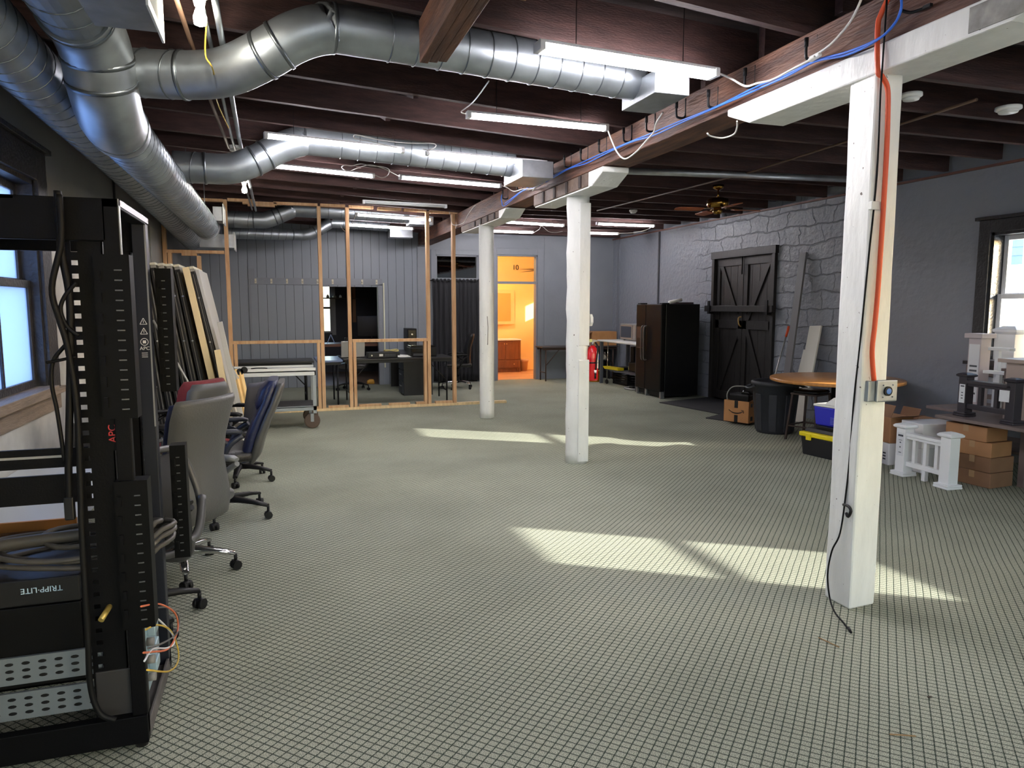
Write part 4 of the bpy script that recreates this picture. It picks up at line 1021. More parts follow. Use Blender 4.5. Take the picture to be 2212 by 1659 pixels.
# grey leather chair, back toward the camera
ch = thing('office_chair', 'grey leather high-back office chair seen from behind, nearest the rack', 'chair', (-.60, 4.55, 0), rz=55)
base(ch, .42, chrome, black_plastic, .31, 10)
seat(.45, .25, .5, .05, grey_leather, ch, .02)
secs = [(-.20, .34, .20, .02, 0), (-.225, .36, .215, .035, 0), (-.235, .45, .225, .04, 0), (-.215, .58, .225, .042, 0), (-.20, .70, .22, .042, 0), (-.215, .83, .228, .042, 0), (-.25, .96, .24, .04, 0), (-.285, 1.05, .243, .036, 0), (-.295, 1.075, .236, .02, 0)]
curved_back(secs, .06).build('backrest', grey_leather, ch)
fr = [(y+.05, z, w_*.9, t_*.7, a) for y, z, w_, t_, a in secs[1:-1]]
curved_back(fr, .06).build('front_cushion', blue_lit, ch)  # grey leather front, the window's blue light put into its colour
for s_ in (-1, 1): armrest(ch, s_, mat('grey_plastic', (112, 114, 116), .4), .29, .65, .44, -.2, .1)
# mesh task chair right behind the rack post
ch = thing('office_chair', 'black mesh-back task chair half hidden behind the rack post', 'chair', (-.74, 3.84, 0), rz=62)
base(ch, .40, black_plastic, black_plastic, .32, -40)
seat(.43, .24, .46, .045, mat('dark_seat_fabric', (38, 42, 52), .8), ch, .03)
k = MB(); fr_ = [(-.21, -.25, .48), (-.222, -.25, .6), (-.22, -.22, .72), (-.20, -.19, .82), (-.15, -.18, .88), (0, -.18, .90), (.15, -.18, .88), (.20, -.19, .82), (.22, -.22, .72), (.222, -.25, .6), (.21, -.25, .48), (.12, -.26, .42), (0, -.27, .40), (-.12, -.26, .42)]
k.tube(catmull(fr_+[fr_[0]], 4)[:-1], .017, 8, closed=True, cap=False); k.build('back_frame', mat('grey_frame', (70, 70, 72), .4), ch)
k = MB(); k.tube([(-.215, -.27, .62), (-.09, -.33, .50), (0, -.34, .46), (.09, -.33, .50), (.215, -.27, .62)], .022, 8, 5); k.tube([(0, -.34, .47), (0, -.30, .38), (0, -.1, .37)], .026, 8, 5); k.build('lumbar_bracket', mat('grey_frame', (70, 70, 72), .4), ch)
curved_back([(-.255, .44, .2, .006, 0), (-.24, .65, .21, .006, 0), (-.19, .87, .18, .006, 0)], .04).build('mesh_back', mat('black_mesh', (24, 24, 26), .8), ch)
armrest(ch, 1, black_plastic, .28, .57, .40); armrest(ch, -1, black_plastic, .28, .57, .40)
# black executive chair, side on; window blue put into its leather colour
ch = thing('office_chair', 'blue-lit black padded executive chair in profile with its back reclined', 'chair', (-.43, 5.70, 0), rz=88)
base(ch, .44, black_plastic, black_plastic, .35, 30)
seat(.50, .26, .52, .06, black_leather, ch, .02)
secs = [(-.20, .44, .22, .03, 0), (-.225, .50, .25, .06, 0), (-.26, .62, .255, .06, 0), (-.31, .75, .25, .055, 0), (-.37, .88, .25, .055, 0), (-.41, .99, .235, .05, 0), (-.425, 1.03, .21, .03, 0)]
backrest([(y-.02, z, w_, t_*.7, a) for y, z, w_, t_, a in secs]).build('back_shell', mat('shell_leather', (72, 72, 72), .4, bump=.1, bs=60), ch)
backrest([(y+.035, z+.008, w_*.95, t_*.85, a) for y, z, w_, t_, a in secs]).build('back_cushion', blue_lit, ch)
k = backrest([(-.285, .84, .2, .03, 0), (-.31, .89, .23, .06, 0), (-.345, .98, .225, .062, 0), (-.385, 1.05, .2, .035, 0)]); k.build('head_cushion', blue_lit, ch)
for s_ in (-1, 1): armrest(ch, s_, mat('dark_blue_plastic', (36, 40, 54), .38), .29, .70, .44, -.17, .20, thick=.022)
# second dark executive chair behind it
ch = thing('office_chair', 'dark low-back chair right behind the blue-lit black executive chair', 'chair', (-.38, 6.86, 0), rz=70)
base(ch, .42, black_plastic, black_plastic, .30, 52)
seat(.47, .25, .48, .05, black_leather, ch, .02)
curved_back([(-.2, .52, .2, .03, 0), (-.215, .56, .22, .035, 0), (-.24, .75, .225, .035, 0), (-.26, .88, .215, .03, 0), (-.265, .92, .2, .018, 0)], .07).build('backrest', mat('dark_navy', (26, 28, 44), .5), ch)
for s_ in (-1, 1): armrest(ch, s_, black_plastic, .28, .66, .43)
# red cushioned chair
ch = thing('office_chair', 'chair with a maroon cushion showing over its grey back shell', 'chair', (-.70, 6.28, 0), rz=50)
base(ch, .42, black_plastic, black_plastic, .27, 5)
seat(.46, .24, .46, .05, mat('maroon_fabric', (110, 36, 40), .85, bump=.2, bs=60), ch, .02)
secs = [(-.2, .56, .2, .02, 0), (-.21, .60, .225, .03, 0), (-.235, .78, .23, .03, 0), (-.26, .93, .215, .03, 0), (-.27, .985, .17, .016, 0)]
curved_back(secs, .06).build('back_shell', mat('shell_grey', (82, 82, 80), .45), ch)
curved_back([(y+.06, z+.02, w_+.028, t_+.026, a) for y, z, w_, t_, a in secs], .06).build('back_cushion', mat('maroon_fabric', (110, 36, 40), .85), ch)
for s_ in (-1, 1): armrest(ch, s_, black_plastic, .27, .64, .42)
# black task chair by the wall
ch = thing('office_chair', 'black mesh task chair by the left wall in front of the stacked panels', 'chair', (-1.12, 7.0, 0), rz=-62)
base(ch, .42, black_plastic, black_plastic, .30, 0)
seat(.46, .24, .46, .05, black_leather, ch, .02)
curved_back([(-.2, .52, .17, .015, 0), (-.23, .7, .22, .02, 0), (-.24, .9, .22, .02, 0), (-.27, 1.1, .19, .018, 0), (-.28, 1.14, .15, .01, 0)], .08).build('backrest', mat('charcoal_mesh', (44, 44, 48), .8), ch)
for s_ in (-1, 1): armrest(ch, s_, black_plastic, .27, .68, .42)
# stacked arm frame chair, grey tube arms
ch = thing('folding_chair', 'grey tube-framed chair between the rack and the black task chair', 'chair', (-1.1, 5.5, 0), rz=-60)
k = MB()
for s_ in (-1, 1): k.tube([(s_*.24, -.2, 0), (s_*.24, -.2, .62), (s_*.24, -.16, .66), (s_*.24, .18, .66), (s_*.24, .22, .62), (s_*.24, .22, 0)], .013, 8, 4)
k.build('tube_frame', mat('grey_tube', (96, 98, 100), .4, .6), ch)
k = MB(); k.obox((0, 0, .45), (.46, .44, .05)); k.build('seat', mat('rust_fabric', (150, 70, 52), .85), ch, .015)
k = MB(); k.obox((0, -.21, .68), (.46, .035, .22), rot(-8)); k.build('backrest', black_plastic, ch, .012)

# ================================================================ PANELS LEANING ON THE LEFT WALL
black_edge = mat('black_panel_frame', (28, 28, 30), .45, .3)
panel_face = mat('panel_fabric', (150, 148, 140), .85)
cream = mat('cream_board', (224, 204, 160), .6, var=.05, vs=3)
pgrey = mat('light_grey_board', (176, 176, 172), .5)
capm = mat('cream_cap', (206, 202, 180), .6)
tops = [338, 346, 354, 363, 371, 379, 388]; bots = [385, 397, 409, 421, 432, 443, 453]
names = ['first black-edged partition panel, against the wall', 'second black-edged partition panel from the wall', 'third black-edged partition panel from the wall', 'fourth black-edged partition panel from the wall', 'fifth black-edged partition panel from the wall', 'sixth black-edged partition panel, next to the cream board']
def leaning(name, label, x_top, x_bot, z_top, y0, y1, th, face, edge=None, cap=None, cat='panel', group=None):
    t = thing(name, label, cat, ((x_bot), (y0+y1)/2, 0), group=group)
    a = math.atan2(x_bot-x_top, z_top); n_ = Vector((math.cos(a), 0, math.sin(a)))*th
    def slab(k, y0, y1, f0, f1, q0=0, q1=1):
        d = Vector((x_top-x_bot, 0, z_top)); B = Vector((x_bot, 0, 0)); up = B+d*f1; lo_ = B+d*f0
        k.hexa([(lo_+n_*q0)+Vector((0, y0, 0)), (lo_+n_*q1)+Vector((0, y0, 0)), (lo_+n_*q1)+Vector((0, y1, 0)), (lo_+n_*q0)+Vector((0, y1, 0)),
                (up+n_*q0)+Vector((0, y0, 0)), (up+n_*q1)+Vector((0, y0, 0)), (up+n_*q1)+Vector((0, y1, 0)), (up+n_*q0)+Vector((0, y1, 0))])
    k = MB(); slab(k, y0+(.02 if edge else 0), y1, 0, 1); k.build('board', face, t, .002)
    if edge:
        k = MB(); slab(k, y0-.004, y0+.02, 0, .985); k.build('edge_frame', edge, t, .002)
        k = MB(); slab(k, y0-.006, y0-.003, 0, .97, .42, .58); k.build('edge_bead', mat('panel_bead', (110, 108, 104), .5, .4), t)
        for f in (.12, .36, .6, .84):
            k = MB(); slab(k, y0-.009, y0-.004, f, f+.008, .3, .7); k.build('rivet', chrome, t)
    if cap:
        k = MB(); slab(k, y0-.006, y1, 1.0, 1.012); k.build('top_cap', cap, t)
    return t
xw = -1.46
for i in range(6):
    xt = -1.40+.073*i; leaning('partition_panel', names[i], xt, xt+.20+.022*i, 2.03-.004*i, 8.3+.03*i, 9.5, .052, panel_face, black_edge, capm, group='partition panels against the left wall')
leaning('cream_board', 'tall cream board leaning in front of the partition panels', -.945, -.60, 2.0, 8.36, 9.4, .065, cream)
leaning('partition_panel', 'narrow black panel with a red stripe between the cream and grey boards', -.875, -.50, 1.99, 8.40, 9.4, .04, panel_face, black_edge, capm)
leaning('grey_board', 'pale grey board outermost on the leaning stack', -.825, -.43, 1.98, 8.42, 9.4, .035, pgrey)
k = MB(); d = Vector((-.365, 0, 1.99))
leaning('cream_block', 'short cream packing strip leaning on the tall cream board', -.66, -.52, 1.12, 8.26, 8.34, .06, cream)
leaning('grey_board', 'shorter pale grey board with a rounded top at the outer side of the stack', -.62, -.38, 1.42, 8.3, 8.36, .05, pgrey)
k = MB(); k.tube([(-1.23, 8.22, 1.45), (-.56, 8.2, .0)], .012, 6); solo(k, 'metal_strip', mat('silver_strip', (170, 168, 160), .4, .4), 'thin silver strip slanting across the partition panels', 'strip')
# wooden legs with a caster
sk_ = thing('table_leg_bundle', 'two pale wooden table legs with casters leaning in front of the stud wall', 'legs', (-.42, 9.0, 0))
for j in range(2):
    a_, b_ = Vector((-.50+.05*j, 9.1, .84-.03*j)), Vector((-.36+.05*j, 8.98, .0))
    k = MB(); k.bar(a_, b_, .05, .05); k.build('leg', mat('blond_wood', (224, 190, 130), .5, var=.1, vs=5), sk_, .004)
a_ = Vector((-.52, 9.1, .84))
k = MB(); k.bar(a_+Vector((-.05, -.02, .03)), a_+Vector((.03, -.02, -.12)), .05, .07); k.build('plate', steel_dull, sk_, .003)
for j in (0, 1): k = MB(); k.cyl(a_+Vector((.07+.05*j, -.03, -.03+.02*j)), a_+Vector((.07+.05*j, .0, -.03+.02*j)), .04); k.build('caster_wheel', black_metal, sk_)
# electrical panel
eb = thing('electrical_panel', 'grey electrical panel on the left wall above the leaning stack', 'panel', (LX, 9.7, 2.0))
k = MB(); k.box((LX, 9.4, 2.06), (LX+.09, 10.1, 2.62)); k.build('cabinet', mat('panel_grey', (126, 126, 122), .5), eb, .004)
k = MB(); k.box((LX+.09, 9.5, 2.12), (LX+.10, 10.0, 2.54)); k.build('cover', mat('panel_grey', (126, 126, 122), .5), eb, .003)
k = MB(); k.cyl((LX+.02, 8.0, 0), (LX+.02, 8.0, 3.06), .012, n=8); solo(k, 'conduit', mat('dark_conduit', (60, 60, 60), .5), 'dark vertical conduit on the left wall above the rack', 'conduit')

# ================================================================ UTILITY CART
ct = thing('utility_cart', 'grey steel utility cart with two shelves and big casters', 'cart', (-.08, 9.8, 0), rz=0)
cart_m = mat('cart_grey', (142, 148, 150), .45, .3)
x0, x1, y0, y1 = -.49, .53, -.27, .33
k = MB(); k.box((x0, y0, .745), (x1, y1, .765)); k.box((x0, y0, .70), (x1, y0+.02, .765)); k.box((x0, y1-.02, .70), (x1, y1, .765)); k.box((x0, y0, .70), (x0+.02, y1, .765)); k.box((x1-.02, y0, .70), (x1, y1, .765)); k.build('top_shelf', mat('cart_top', (196, 200, 200), .4, .2), ct, .003)
k = MB(); k.box((x0, y0, .765), (x1, y0+.006, .80)); k.box((x0, y1-.006, .765), (x1, y1, .79)); k.build('lip', mat('cart_lip', (206, 208, 206), .4), ct)
k = MB(); k.box((x0, y0, .24), (x1, y0+.02, .30)); k.box((x0, y1-.02, .24), (x1, y1, .30)); k.box((x0, y0, .28), (x1, y1, .295)); k.build('lower_shelf', cart_m, ct, .003)
k = MB(); k.box((x0+.02, y0+.02, .295), (x1-.02, y1-.02, .305)); k.build('shelf_mat', mat('dark_mat', (48, 48, 50), .7), ct)
for x in (x0, x1-.045):
    for y in (y0, y1-.045): k = MB(); k.box((x, y, .2), (x+.045, y+.045, .70)); k.build('leg', cart_m, ct, .003)
k = MB(); k.tube([(x0, y0+.06, .78), (x0-.10, y0+.06, .80), (x0-.13, y0+.12, .80), (x0-.13, y1-.12, .80), (x0-.10, y1-.06, .80), (x0, y1-.06, .78)], .018, 10, 4); k.build('handle', cart_m, ct)
for x in (x0+.06, x1-.06):
    for y in (y0+.05, y1-.05):
        k = MB(); k.lathe([(0, -.018), (.07, -.02), (.075, -.014), (.075, .014), (.07, .02), (0, .018)], (x, y, .10), rot(90)); k.lathe([(.07, -.022), (.098, -.022), (.1, -.01), (.1, .01), (.098, .022), (.07, .022)], (x, y, .10), rot(90))
        wv = k.build('caster', mat('caster_rim', (120, 116, 108), .5, .3), ct)
        k = MB(); k.lathe([(.085, -.0225), (.099, -.0225), (.1012, -.01), (.1012, .01), (.099, .0225), (.085, .0225)], (x, y, .10), rot(90)); k.build('tyre', mat('brown_tyre', (78, 62, 50), .6), wv)
        k = MB(); k.box((x-.02, y-.034, .09), (x+.02, y-.028, .2)); k.box((x-.02, y+.028, .09), (x+.02, y+.034, .2)); k.box((x-.03, y-.034, .195), (x+.03, y+.034, .2)); k.cyl((x, y-.04, .1), (x, y+.04, .1), .012, n=10); k.build('fork', cart_m, wv)
k = MB(); k.tube([(-.35, 9.9, .775), (-.3, 9.88, .782), (-.25, 9.92, .78), (-.2, 9.88, .782), (-.15, 9.9, .775)], .008, 6, 4); solo(k, 'hand_tool', black_plastic, 'dark hand tool lying at the back of the cart top', 'tool')
# ================================================================ BEHIND THE STUD WALL
def ftable(name, label, x0, x1, y0, y1, z, m, leg_m, inset=.12, brace=True):
    t = thing(name, label, 'table', ((x0+x1)/2, (y0+y1)/2, 0))
    k = MB(); k.box((x0, y0, z-.03), (x1, y1, z)); k.build('tabletop', m, t, .006)
    k = MB(); k.box((x0+.03, y0+.03, z-.075), (x1-.03, y0+.045, z-.03)); k.box((x0+.03, y1-.045, z-.075), (x1-.03, y1-.03, z-.03)); k.build('apron', leg_m, t)
    for x in (x0+inset, x1-inset):
        for y in (y0+.06, y1-.06): k = MB(); k.cyl((x, y, 0), (x, y, z-.03), .014, n=10); k.build('leg', leg_m, t)
        if brace:
            s_ = 1 if x < (x0+x1)/2 else -1
            k = MB(); k.cyl((x, y0+.06, z*.45), (x+s_*.32, y0+.06, z-.05), .009, n=8); k.cyl((x, y0+.06, .18), (x, y1-.06, .18), .010, n=8); k.build('brace', leg_m, t)
    return t
tbl_black = mat('black_laminate', (34, 33, 35), .35)
ftable('folding_table', 'long black folding table with laptop and printer behind the stud wall', .98, 2.78, 11.62, 12.36, .745, tbl_black, black_metal, .1)
ftable('folding_table', 'short black table behind the cart against the stud wall', -1.3, .52, 11.5, 12.2, .74, tbl_black, black_metal)
ftable('folding_table', 'blue-lit grey table corner left of the laptop', .56, .96, 11.5, 12.5, .74, mat('blue_lit_top', (112, 130, 168), .3), black_metal, .08, False)  # blue light put into the colour of the grey top
lp = thing('laptop', 'open silver laptop seen from behind on the long black table', 'laptop', (1.2, 11.95, .745))
lx0, lx1 = P(736, 737, Y=11.9).x, P(787, 737, Y=11.9).x
k = MB(); k.box((lx0, 11.92, .746), (lx1, 12.16, .764)); k.build('keyboard_base', black_plastic, lp, .004)
k = MB(); k.obox(((lx0+lx1)/2, 11.86, .89), (lx1-lx0, .012, .27), rot(12)); k.build('lid', mat('silver_lid', (190, 190, 184), .35, .5), lp, .005)
k = MB(); k.cyl((lx0+.02, 11.9, .765), (lx1-.02, 11.9, .765), .010, n=10); k.build('hinge', black_plastic, lp)
ebx = thing('network_recorder', 'black electronics box with a grid of buttons beside the laptop', 'electronics', (1.65, 11.8, .745))
k = MB(); k.box((1.38, 11.68, .750), (1.86, 11.98, .835)); k.build('case', black_metal, ebx, .004)
k = MB(); k.box((1.56, 11.677, .775), (1.62, 11.681, .812)); k.build('label', paper, ebx)
k = MB()
for i in range(7):
    for j in range(2): k.box((1.65+.026*i, 11.676, .772+.024*j), (1.668+.026*i, 11.681, .788+.024*j))
k.build('button', mat('grey_button', (70, 72, 76), .5), ebx)
k = MB(); k.cyl((1.44, 11.676, .79), (1.44, 11.681, .79), .012, n=12); k.build('power_button', chrome, ebx)
k = MB(); k.box((1.55, 12.0, .746), (1.95, 12.3, .81)); solo(k, 'electronics_case', black_metal, 'flat dark case behind the button box on the black table', 'electronics', bevel=.004)
for i, (x, y, a) in enumerate(((1.98, 11.9, 12), (2.02, 11.98, -9), (1.93, 12.1, 30))):
    k = MB(); k.obox((x, y, .75+.006*i), (.22, .29, .005), rot(0, 0, a)); solo(k, 'paper_sheet', paper, ['bottom paper sheet beside the printer', 'middle paper sheet beside the printer', 'top paper sheet beside the printer'][i], 'paper', 'papers by the printer')
k = MB(); k.tube([(1.8+.12*math.cos(a), 12.0+.05*math.sin(a)+.02*math.sin(3*a), .87+.012*math.sin(2*a)-.02) for a in [2*PI*i/24 for i in range(24)]], .010, 6, closed=True, cap=False); solo(k, 'cable_loop', mat('yellowish_cable', (190, 175, 110), .5), 'loop of pale cable on the dark case by the papers', 'cable')
pr_ = thing('printer', 'black desktop printer at the right end of the long table', 'printer', (2.3, 12.0, .745))
k = MB(); k.box((2.09, 11.8, .748), (2.54, 12.18, .90)); k.build('body', black_plastic, pr_, .012)
k = MB(); k.box((2.11, 11.85, .90), (2.52, 12.16, .93)); k.build('scanner_lid', mat('gloss_black', (14, 14, 16), .15), pr_, .008)
k = MB(); k.box((2.14, 11.79, .76), (2.34, 11.80, .80)); k.build('paper_slot', mat('grey_button', (70, 72, 76), .5), pr_, .002)
k = MB(); k.box((2.11, 11.785, .83), (2.27, 11.80, .885)); k.build('control_panel', mat('gloss_black', (14, 14, 16), .15), pr_, .003)
dsk = thing('pedestal_desk', 'black pedestal desk with drawers under and behind the long table', 'desk', (2.3, 13.2, 0))
k = MB(); k.box((2.10, 12.55, 0), (2.62, 12.58, .70)); k.build('end_panel', tbl_black, dsk, .003)
k = MB(); k.box((2.05, 12.5, .70), (2.68, 14.2, .725)); k.build('desktop', tbl_black, dsk, .004)
k = MB(); k.box((2.60, 12.58, 0), (2.62, 14.1, .70)); k.build('back_panel', tbl_black, dsk)
k = MB(); k.box((2.10, 14.08, 0), (2.62, 14.11, .70)); k.build('end_panel', tbl_black, dsk, .003)
for j, z in enumerate((.46, .24, .03)):
    k = MB(); k.box((2.085, 12.62, z), (2.6, 13.02, z+.2)); dr = k.build('drawer', mat('grey_drawer', (62, 66, 74), .45), dsk, .004)
    k = MB(); k.box((2.075, 12.74, z+.12), (2.087, 12.90, z+.135)); k.build('handle', steel_dull, dr)
twr = thing('computer_tower', 'black computer tower against the board wall behind the printer', 'computer', (2.42, 13.8, .725))
k = MB(); k.box((2.36, 13.6, .726), (2.54, 14.05, 1.16)); k.build('case', black_plastic, twr, .008)
k = MB(); k.box((2.375, 13.592, .98), (2.525, 13.60, 1.13)); k.build('front_grille', mat('gloss_black', (14, 14, 16), .15), twr, .003)
k = MB(); k.lathe([(.014, 0), (.018, 0), (.018, .003), (.014, .003)], (2.45, 13.592, 1.05), rot(90)); k.build('badge', chrome, twr)
k = MB()
for i in range(5): k.box((2.38, 13.594, .78+.03*i), (2.52, 13.60, .79+.03*i))
k.build('drive_slot', mat('grey_button', (70, 72, 76), .5), twr)
# chairs among the desks
ch = thing('office_chair', 'black task chair tucked behind the long black table', 'chair', (1.33, 13.72, 0), rz=170)
base(ch, .40, black_plastic, black_plastic, .30, 20)
seat(.47, .25, .46, .055, black_leather, ch)
curved_back([(-.2, .54, .18, .02, 0), (-.225, .7, .2, .02, 0), (-.24, .86, .19, .016, 0)], .05).build('backrest', black_leather, ch)
for s_ in (-1, 1): armrest(ch, s_, black_plastic, .27, .64, .42)
ch = thing('office_chair', 'black high-back chair with a chrome base in front of the black curtain', 'chair', (3.28, 13.35, 0), rz=82)
base(ch, .42, chrome, black_plastic, .30, 10)
seat(.47, .25, .5, .05, black_leather, ch)
secs = [(-.2, .42, .2, .02, 0), (-.225, .46, .23, .035, 0), (-.215, .60, .23, .035, 0), (-.23, .80, .23, .035, 0), (-.29, 1.0, .235, .035, 0), (-.31, 1.06, .22, .02, 0)]
curved_back(secs, .06).build('backrest', black_leather, ch)
for s_ in (-1, 1): armrest(ch, s_, black_plastic, .28, .67, .42)
# curtain
cu = thing('curtain', 'black gathered curtain filling the lower part of the far doorway', 'curtain', (3.55, FY-.05, 0))
k = MB(); nx, nz_ = 90, 12; vs = []; fs = []
for j in range(nz_+1):
    z = .03+(2.10-.03)*j/nz_
    for i in range(nx+1):
        u = i/nx; am = .018+.012*(1-j/nz_)
        vs.append((3.03+.99*u+.006*math.sin(u*40+j), FY-.075+am*math.sin(u*62+1.3*math.sin(u*9))+.008*math.sin(u*25+j*.5), z))
for j in range(nz_):
    for i in range(nx): a = j*(nx+1)+i; fs.append((a, a+1, a+nx+2, a+nx+1))
k.add(vs, fs, True); o = k.build('cloth', mat('black_cloth', (34, 34, 38), .85), cu)
sm = o.modifiers.new('thick', 'SOLIDIFY'); sm.thickness = .004
k = MB(); pts = [(3.03+.99*i/60, FY-.085+.012*math.sin(i*1.9), 2.115+.018*math.sin(i*1.3)) for i in range(61)]; k.tube(pts, .02, 8); k.build('ruffle', mat('black_cloth', (34, 34, 38), .85), cu)
k = MB(); k.cyl((2.98, FY-.06, 2.11), (4.05, FY-.06, 2.11), .010, n=10); k.build('rod', black_metal, cu)
# in the back room
k = thing('work_desk', 'brown-topped desk in the dark room beyond the inner opening', 'desk', (1.5, 16, 0))
q = MB(); q.box((.3, 15.3, .74), (2.3, 16.0, .80)); q.build('desktop', mat('brown_top', (104, 66, 46), .5), k, .004)
for x in (.4, 2.2):
    for y in (15.36, 15.94): q = MB(); q.box((x-.03, y-.03, 0), (x+.03, y+.03, .74)); q.build('leg', black_wood, k)
mon = thing('monitor', 'dark monitor on the desk in the room beyond the opening', 'monitor', (1.95, 15.7, .80))
q = MB(); q.obox((1.95, 15.7, 1.16), (.62, .04, .44), rot(0, 0, -12)); q.build('screen', mat('gloss_black', (14, 14, 16), .15), mon, .006)
q = MB(); q.box((1.85, 15.62, .80), (2.05, 15.82, .815)); q.cyl((1.95, 15.74, .81), (1.95, 15.74, 1.0), .02); q.build('stand', black_plastic, mon)
q = thing('wall_shelf', 'shelf of small pale objects high in the dark room', 'shelf', (1.3, 17.3, 1.72))
k = MB(); k.box((.7, 17.35, 1.76), (2.1, 17.6, 1.785)); k.build('board', black_wood, q)
k = MB(); k.box((1.72, 17.5, 1.2), (1.80, 17.6, 2.6)); k.build('upright', mat('raw_stud', (140, 100, 70), .6), q)
for i, (x, w_) in enumerate(((.86, .06), (1.0, .10), (1.15, .07), (1.3, .09), (1.44, .06))):
    k = MB(); k.sec([((x, 17.46, 1.786), (w_*.5, 0, 0), (0, .05, 0)), ((x, 17.46, 1.82), (w_*.5, 0, 0), (0, .05, 0)), ((x, 17.46, 1.84+.01*(i % 3)), (w_*.2, 0, 0), (0, .02, 0))], 12)
    solo(k, 'shelf_ornament', paper, ['leftmost small pale bundle on the dark room shelf', 'second small pale bundle on the dark room shelf', 'third small pale bundle on the dark room shelf', 'fourth small pale bundle on the dark room shelf', 'rightmost small pale bundle on the dark room shelf'][i], 'bundle', 'bundles on the dark room shelf')
k = MB(); k.bar((.98, 15.5, .80), (1.06, 15.5, .99), .02, .012); k.bar((1.06, 15.5, .99), (1.14, 15.5, .80), .02, .012); solo(k, 'tablet_stand', mat('blue_steel', (110, 130, 170), .4, .3), 'small A-shaped stand on the dark room desk', 'stand')
k = MB(); k.box((1.35, 15.45, .80), (1.50, 15.6, .92)); solo(k, 'small_speaker', black_plastic, 'small dark box on the dark room desk by the opening edge', 'box', bevel=.005)
k = MB(); k.sec([((1.78, 14.75, .0), (.08, 0, 0), (0, .05, 0)), ((1.78, 14.75, .06), (.075, 0, 0), (0, .045, 0)), ((1.80, 14.75, .09), (.04, 0, 0), (0, .03, 0))], 14); solo(k, 'yellow_shoe', mat('tan_yellow', (200, 150, 60), .6), 'yellow object on the floor at the inner opening', 'shoe')

# ================================================================ BATHROOM
vn = thing('vanity_cabinet', 'brown bathroom vanity with two doors under a white top', 'cabinet', (5.2, 16.4, 0))
cab = mat('vanity_wood', (122, 74, 44), .45, var=.15, vs=5, stretch=(4, 4, .6))
vx0, vx1, vy0, vy1 = 4.75, 5.54, 16.16, 16.7
k = MB(); k.box((vx0, vy0+.02, .10), (vx1, vy1, .77)); k.box((vx0+.02, vy0+.07, 0), (vx1-.06, vy1, .10)); k.box((vx1-.05, vy0+.02, 0), (vx1, vy0+.07, .1)); k.build('carcass', cab, vn, .003)
k = MB(); k.box((vx0-.01, vy0-.01, .77), (vx1+.01, vy1, .80)); k.build('countertop', white_plastic, vn, .004)
vm_ = (vx0+vx1)/2
for a, b_, z0, z1, nm in ((vx0+.02, vm_-.004, .32, .75, 'door'), (vm_+.004, vx1-.02, .32, .75, 'door'), (vx0+.02, vx1-.02, .12, .29, 'drawer')):
    k = MB(); k.box((a, vy0+.005, z0), (b_, vy0+.02, z1)); f = .05
    k.box((a, vy0, z0), (a+f, vy0+.005, z1)); k.box((b_-f, vy0, z0), (b_, vy0+.005, z1)); k.box((a+f, vy0, z0), (b_-f, vy0+.005, z0+f*.7)); k.box((a+f, vy0, z1-f*.7), (b_-f, vy0+.005, z1))
    d_ = k.build(nm, cab, vn, .002)
    for x, z in ([(vm_-.03 if b_ < vm_ else vm_+.03, .69)] if nm == 'door' else [(a+.1, .205), (b_-.16, .205)]):
        k = MB(); k.lathe([(0, 0), (.006, 0), (.006, .012), (.014, .02), (.0, .026)], (x, vy0, z), rot(90)); k.build('knob', mat('knob', (225, 190, 130), .3, .8), d_)
fc = thing('faucet', 'small chrome faucet on the vanity top', 'faucet', (4.98, 16.45, .80), rz=0)
k = MB(); k.cyl((-.05, .05, 0), (-.05, .05, .05), .012); k.cyl((.05, .05, 0), (.05, .05, .05), .012); k.tube([(0, .05, 0), (0, .05, .10), (0, 0, .13), (0, -.06, .11)], .010, 8, 5); k.build('spout', chrome, fc)
mc = thing('medicine_cabinet', 'pale framed mirror cabinet on the yellow bathroom wall', 'cabinet', (5.2, BB-.1, 1.1))
k = MB(); k.box((4.7, BB-.10, 1.14), (5.54, BB, 1.98)); k.build('frame', mat('pale_frame', (240, 205, 140), .5), mc, .01)
k = MB(); k.box((4.76, BB-.105, 1.22), (5.44, BB-.10, 1.90)); k.build('mirror', mat('mirror', (235, 235, 235), .06, 1), mc)
wb = thing('waste_bin', 'slim clear-lined waste bin beside the vanity', 'bin', (5.72, 16.45, 0), rz=0)
k = MB(); k.lathe([(0, 0), (.075, 0), (.10, .28), (.104, .285), (.098, .285), (.07, .01), (0, .01)]); k.build('bin', mat('tan_bin', (214, 160, 100), .5), wb)
k = MB(); k.lathe([(.104, .29), (.108, .27), (.112, .24)]); k.build('liner', mat('bin_liner', (230, 190, 140), .4), wb)
ck = thing('wall_clock', 'large open wall clock numeral and hands above the bathroom doorway', 'clock', (5.9, BB, 2.45))
dk_ = mat('clock_black', (40, 34, 28), .5)
p = P(1114, 578, Y=BB-.02)
text('10', .17, dk_, 'numeral', ck, (p.x, BB-.012, p.z), (1, 0, 0), (0, 0, 1), .006)
for y0, y1 in ((581, 583), (588, 582)):
    a, b_ = P(1122, y0, Y=BB-.02), P(1180, y1, Y=BB-.02); k = MB(); k.prism([(a.x, BB-.02, a.z), (b_.x, BB-.02, b_.z-.014), (b_.x, BB-.02, b_.z+.026)], (0, .01, 0)); k.build('hand', dk_, ck)
k = MB(); c = P(1182, 582, Y=BB-.02); k.cyl((c.x, BB, c.z), (c.x, BB-.025, c.z), .03); k.build('hub', dk_, ck)
bl = thing('added_ceiling_light', 'added warm glass ceiling light brightening the bathroom from out of view', 'lamp', (4.75, 15.3, 3.0), rz=0)  # unseen lamp, added to light the bathroom warmly
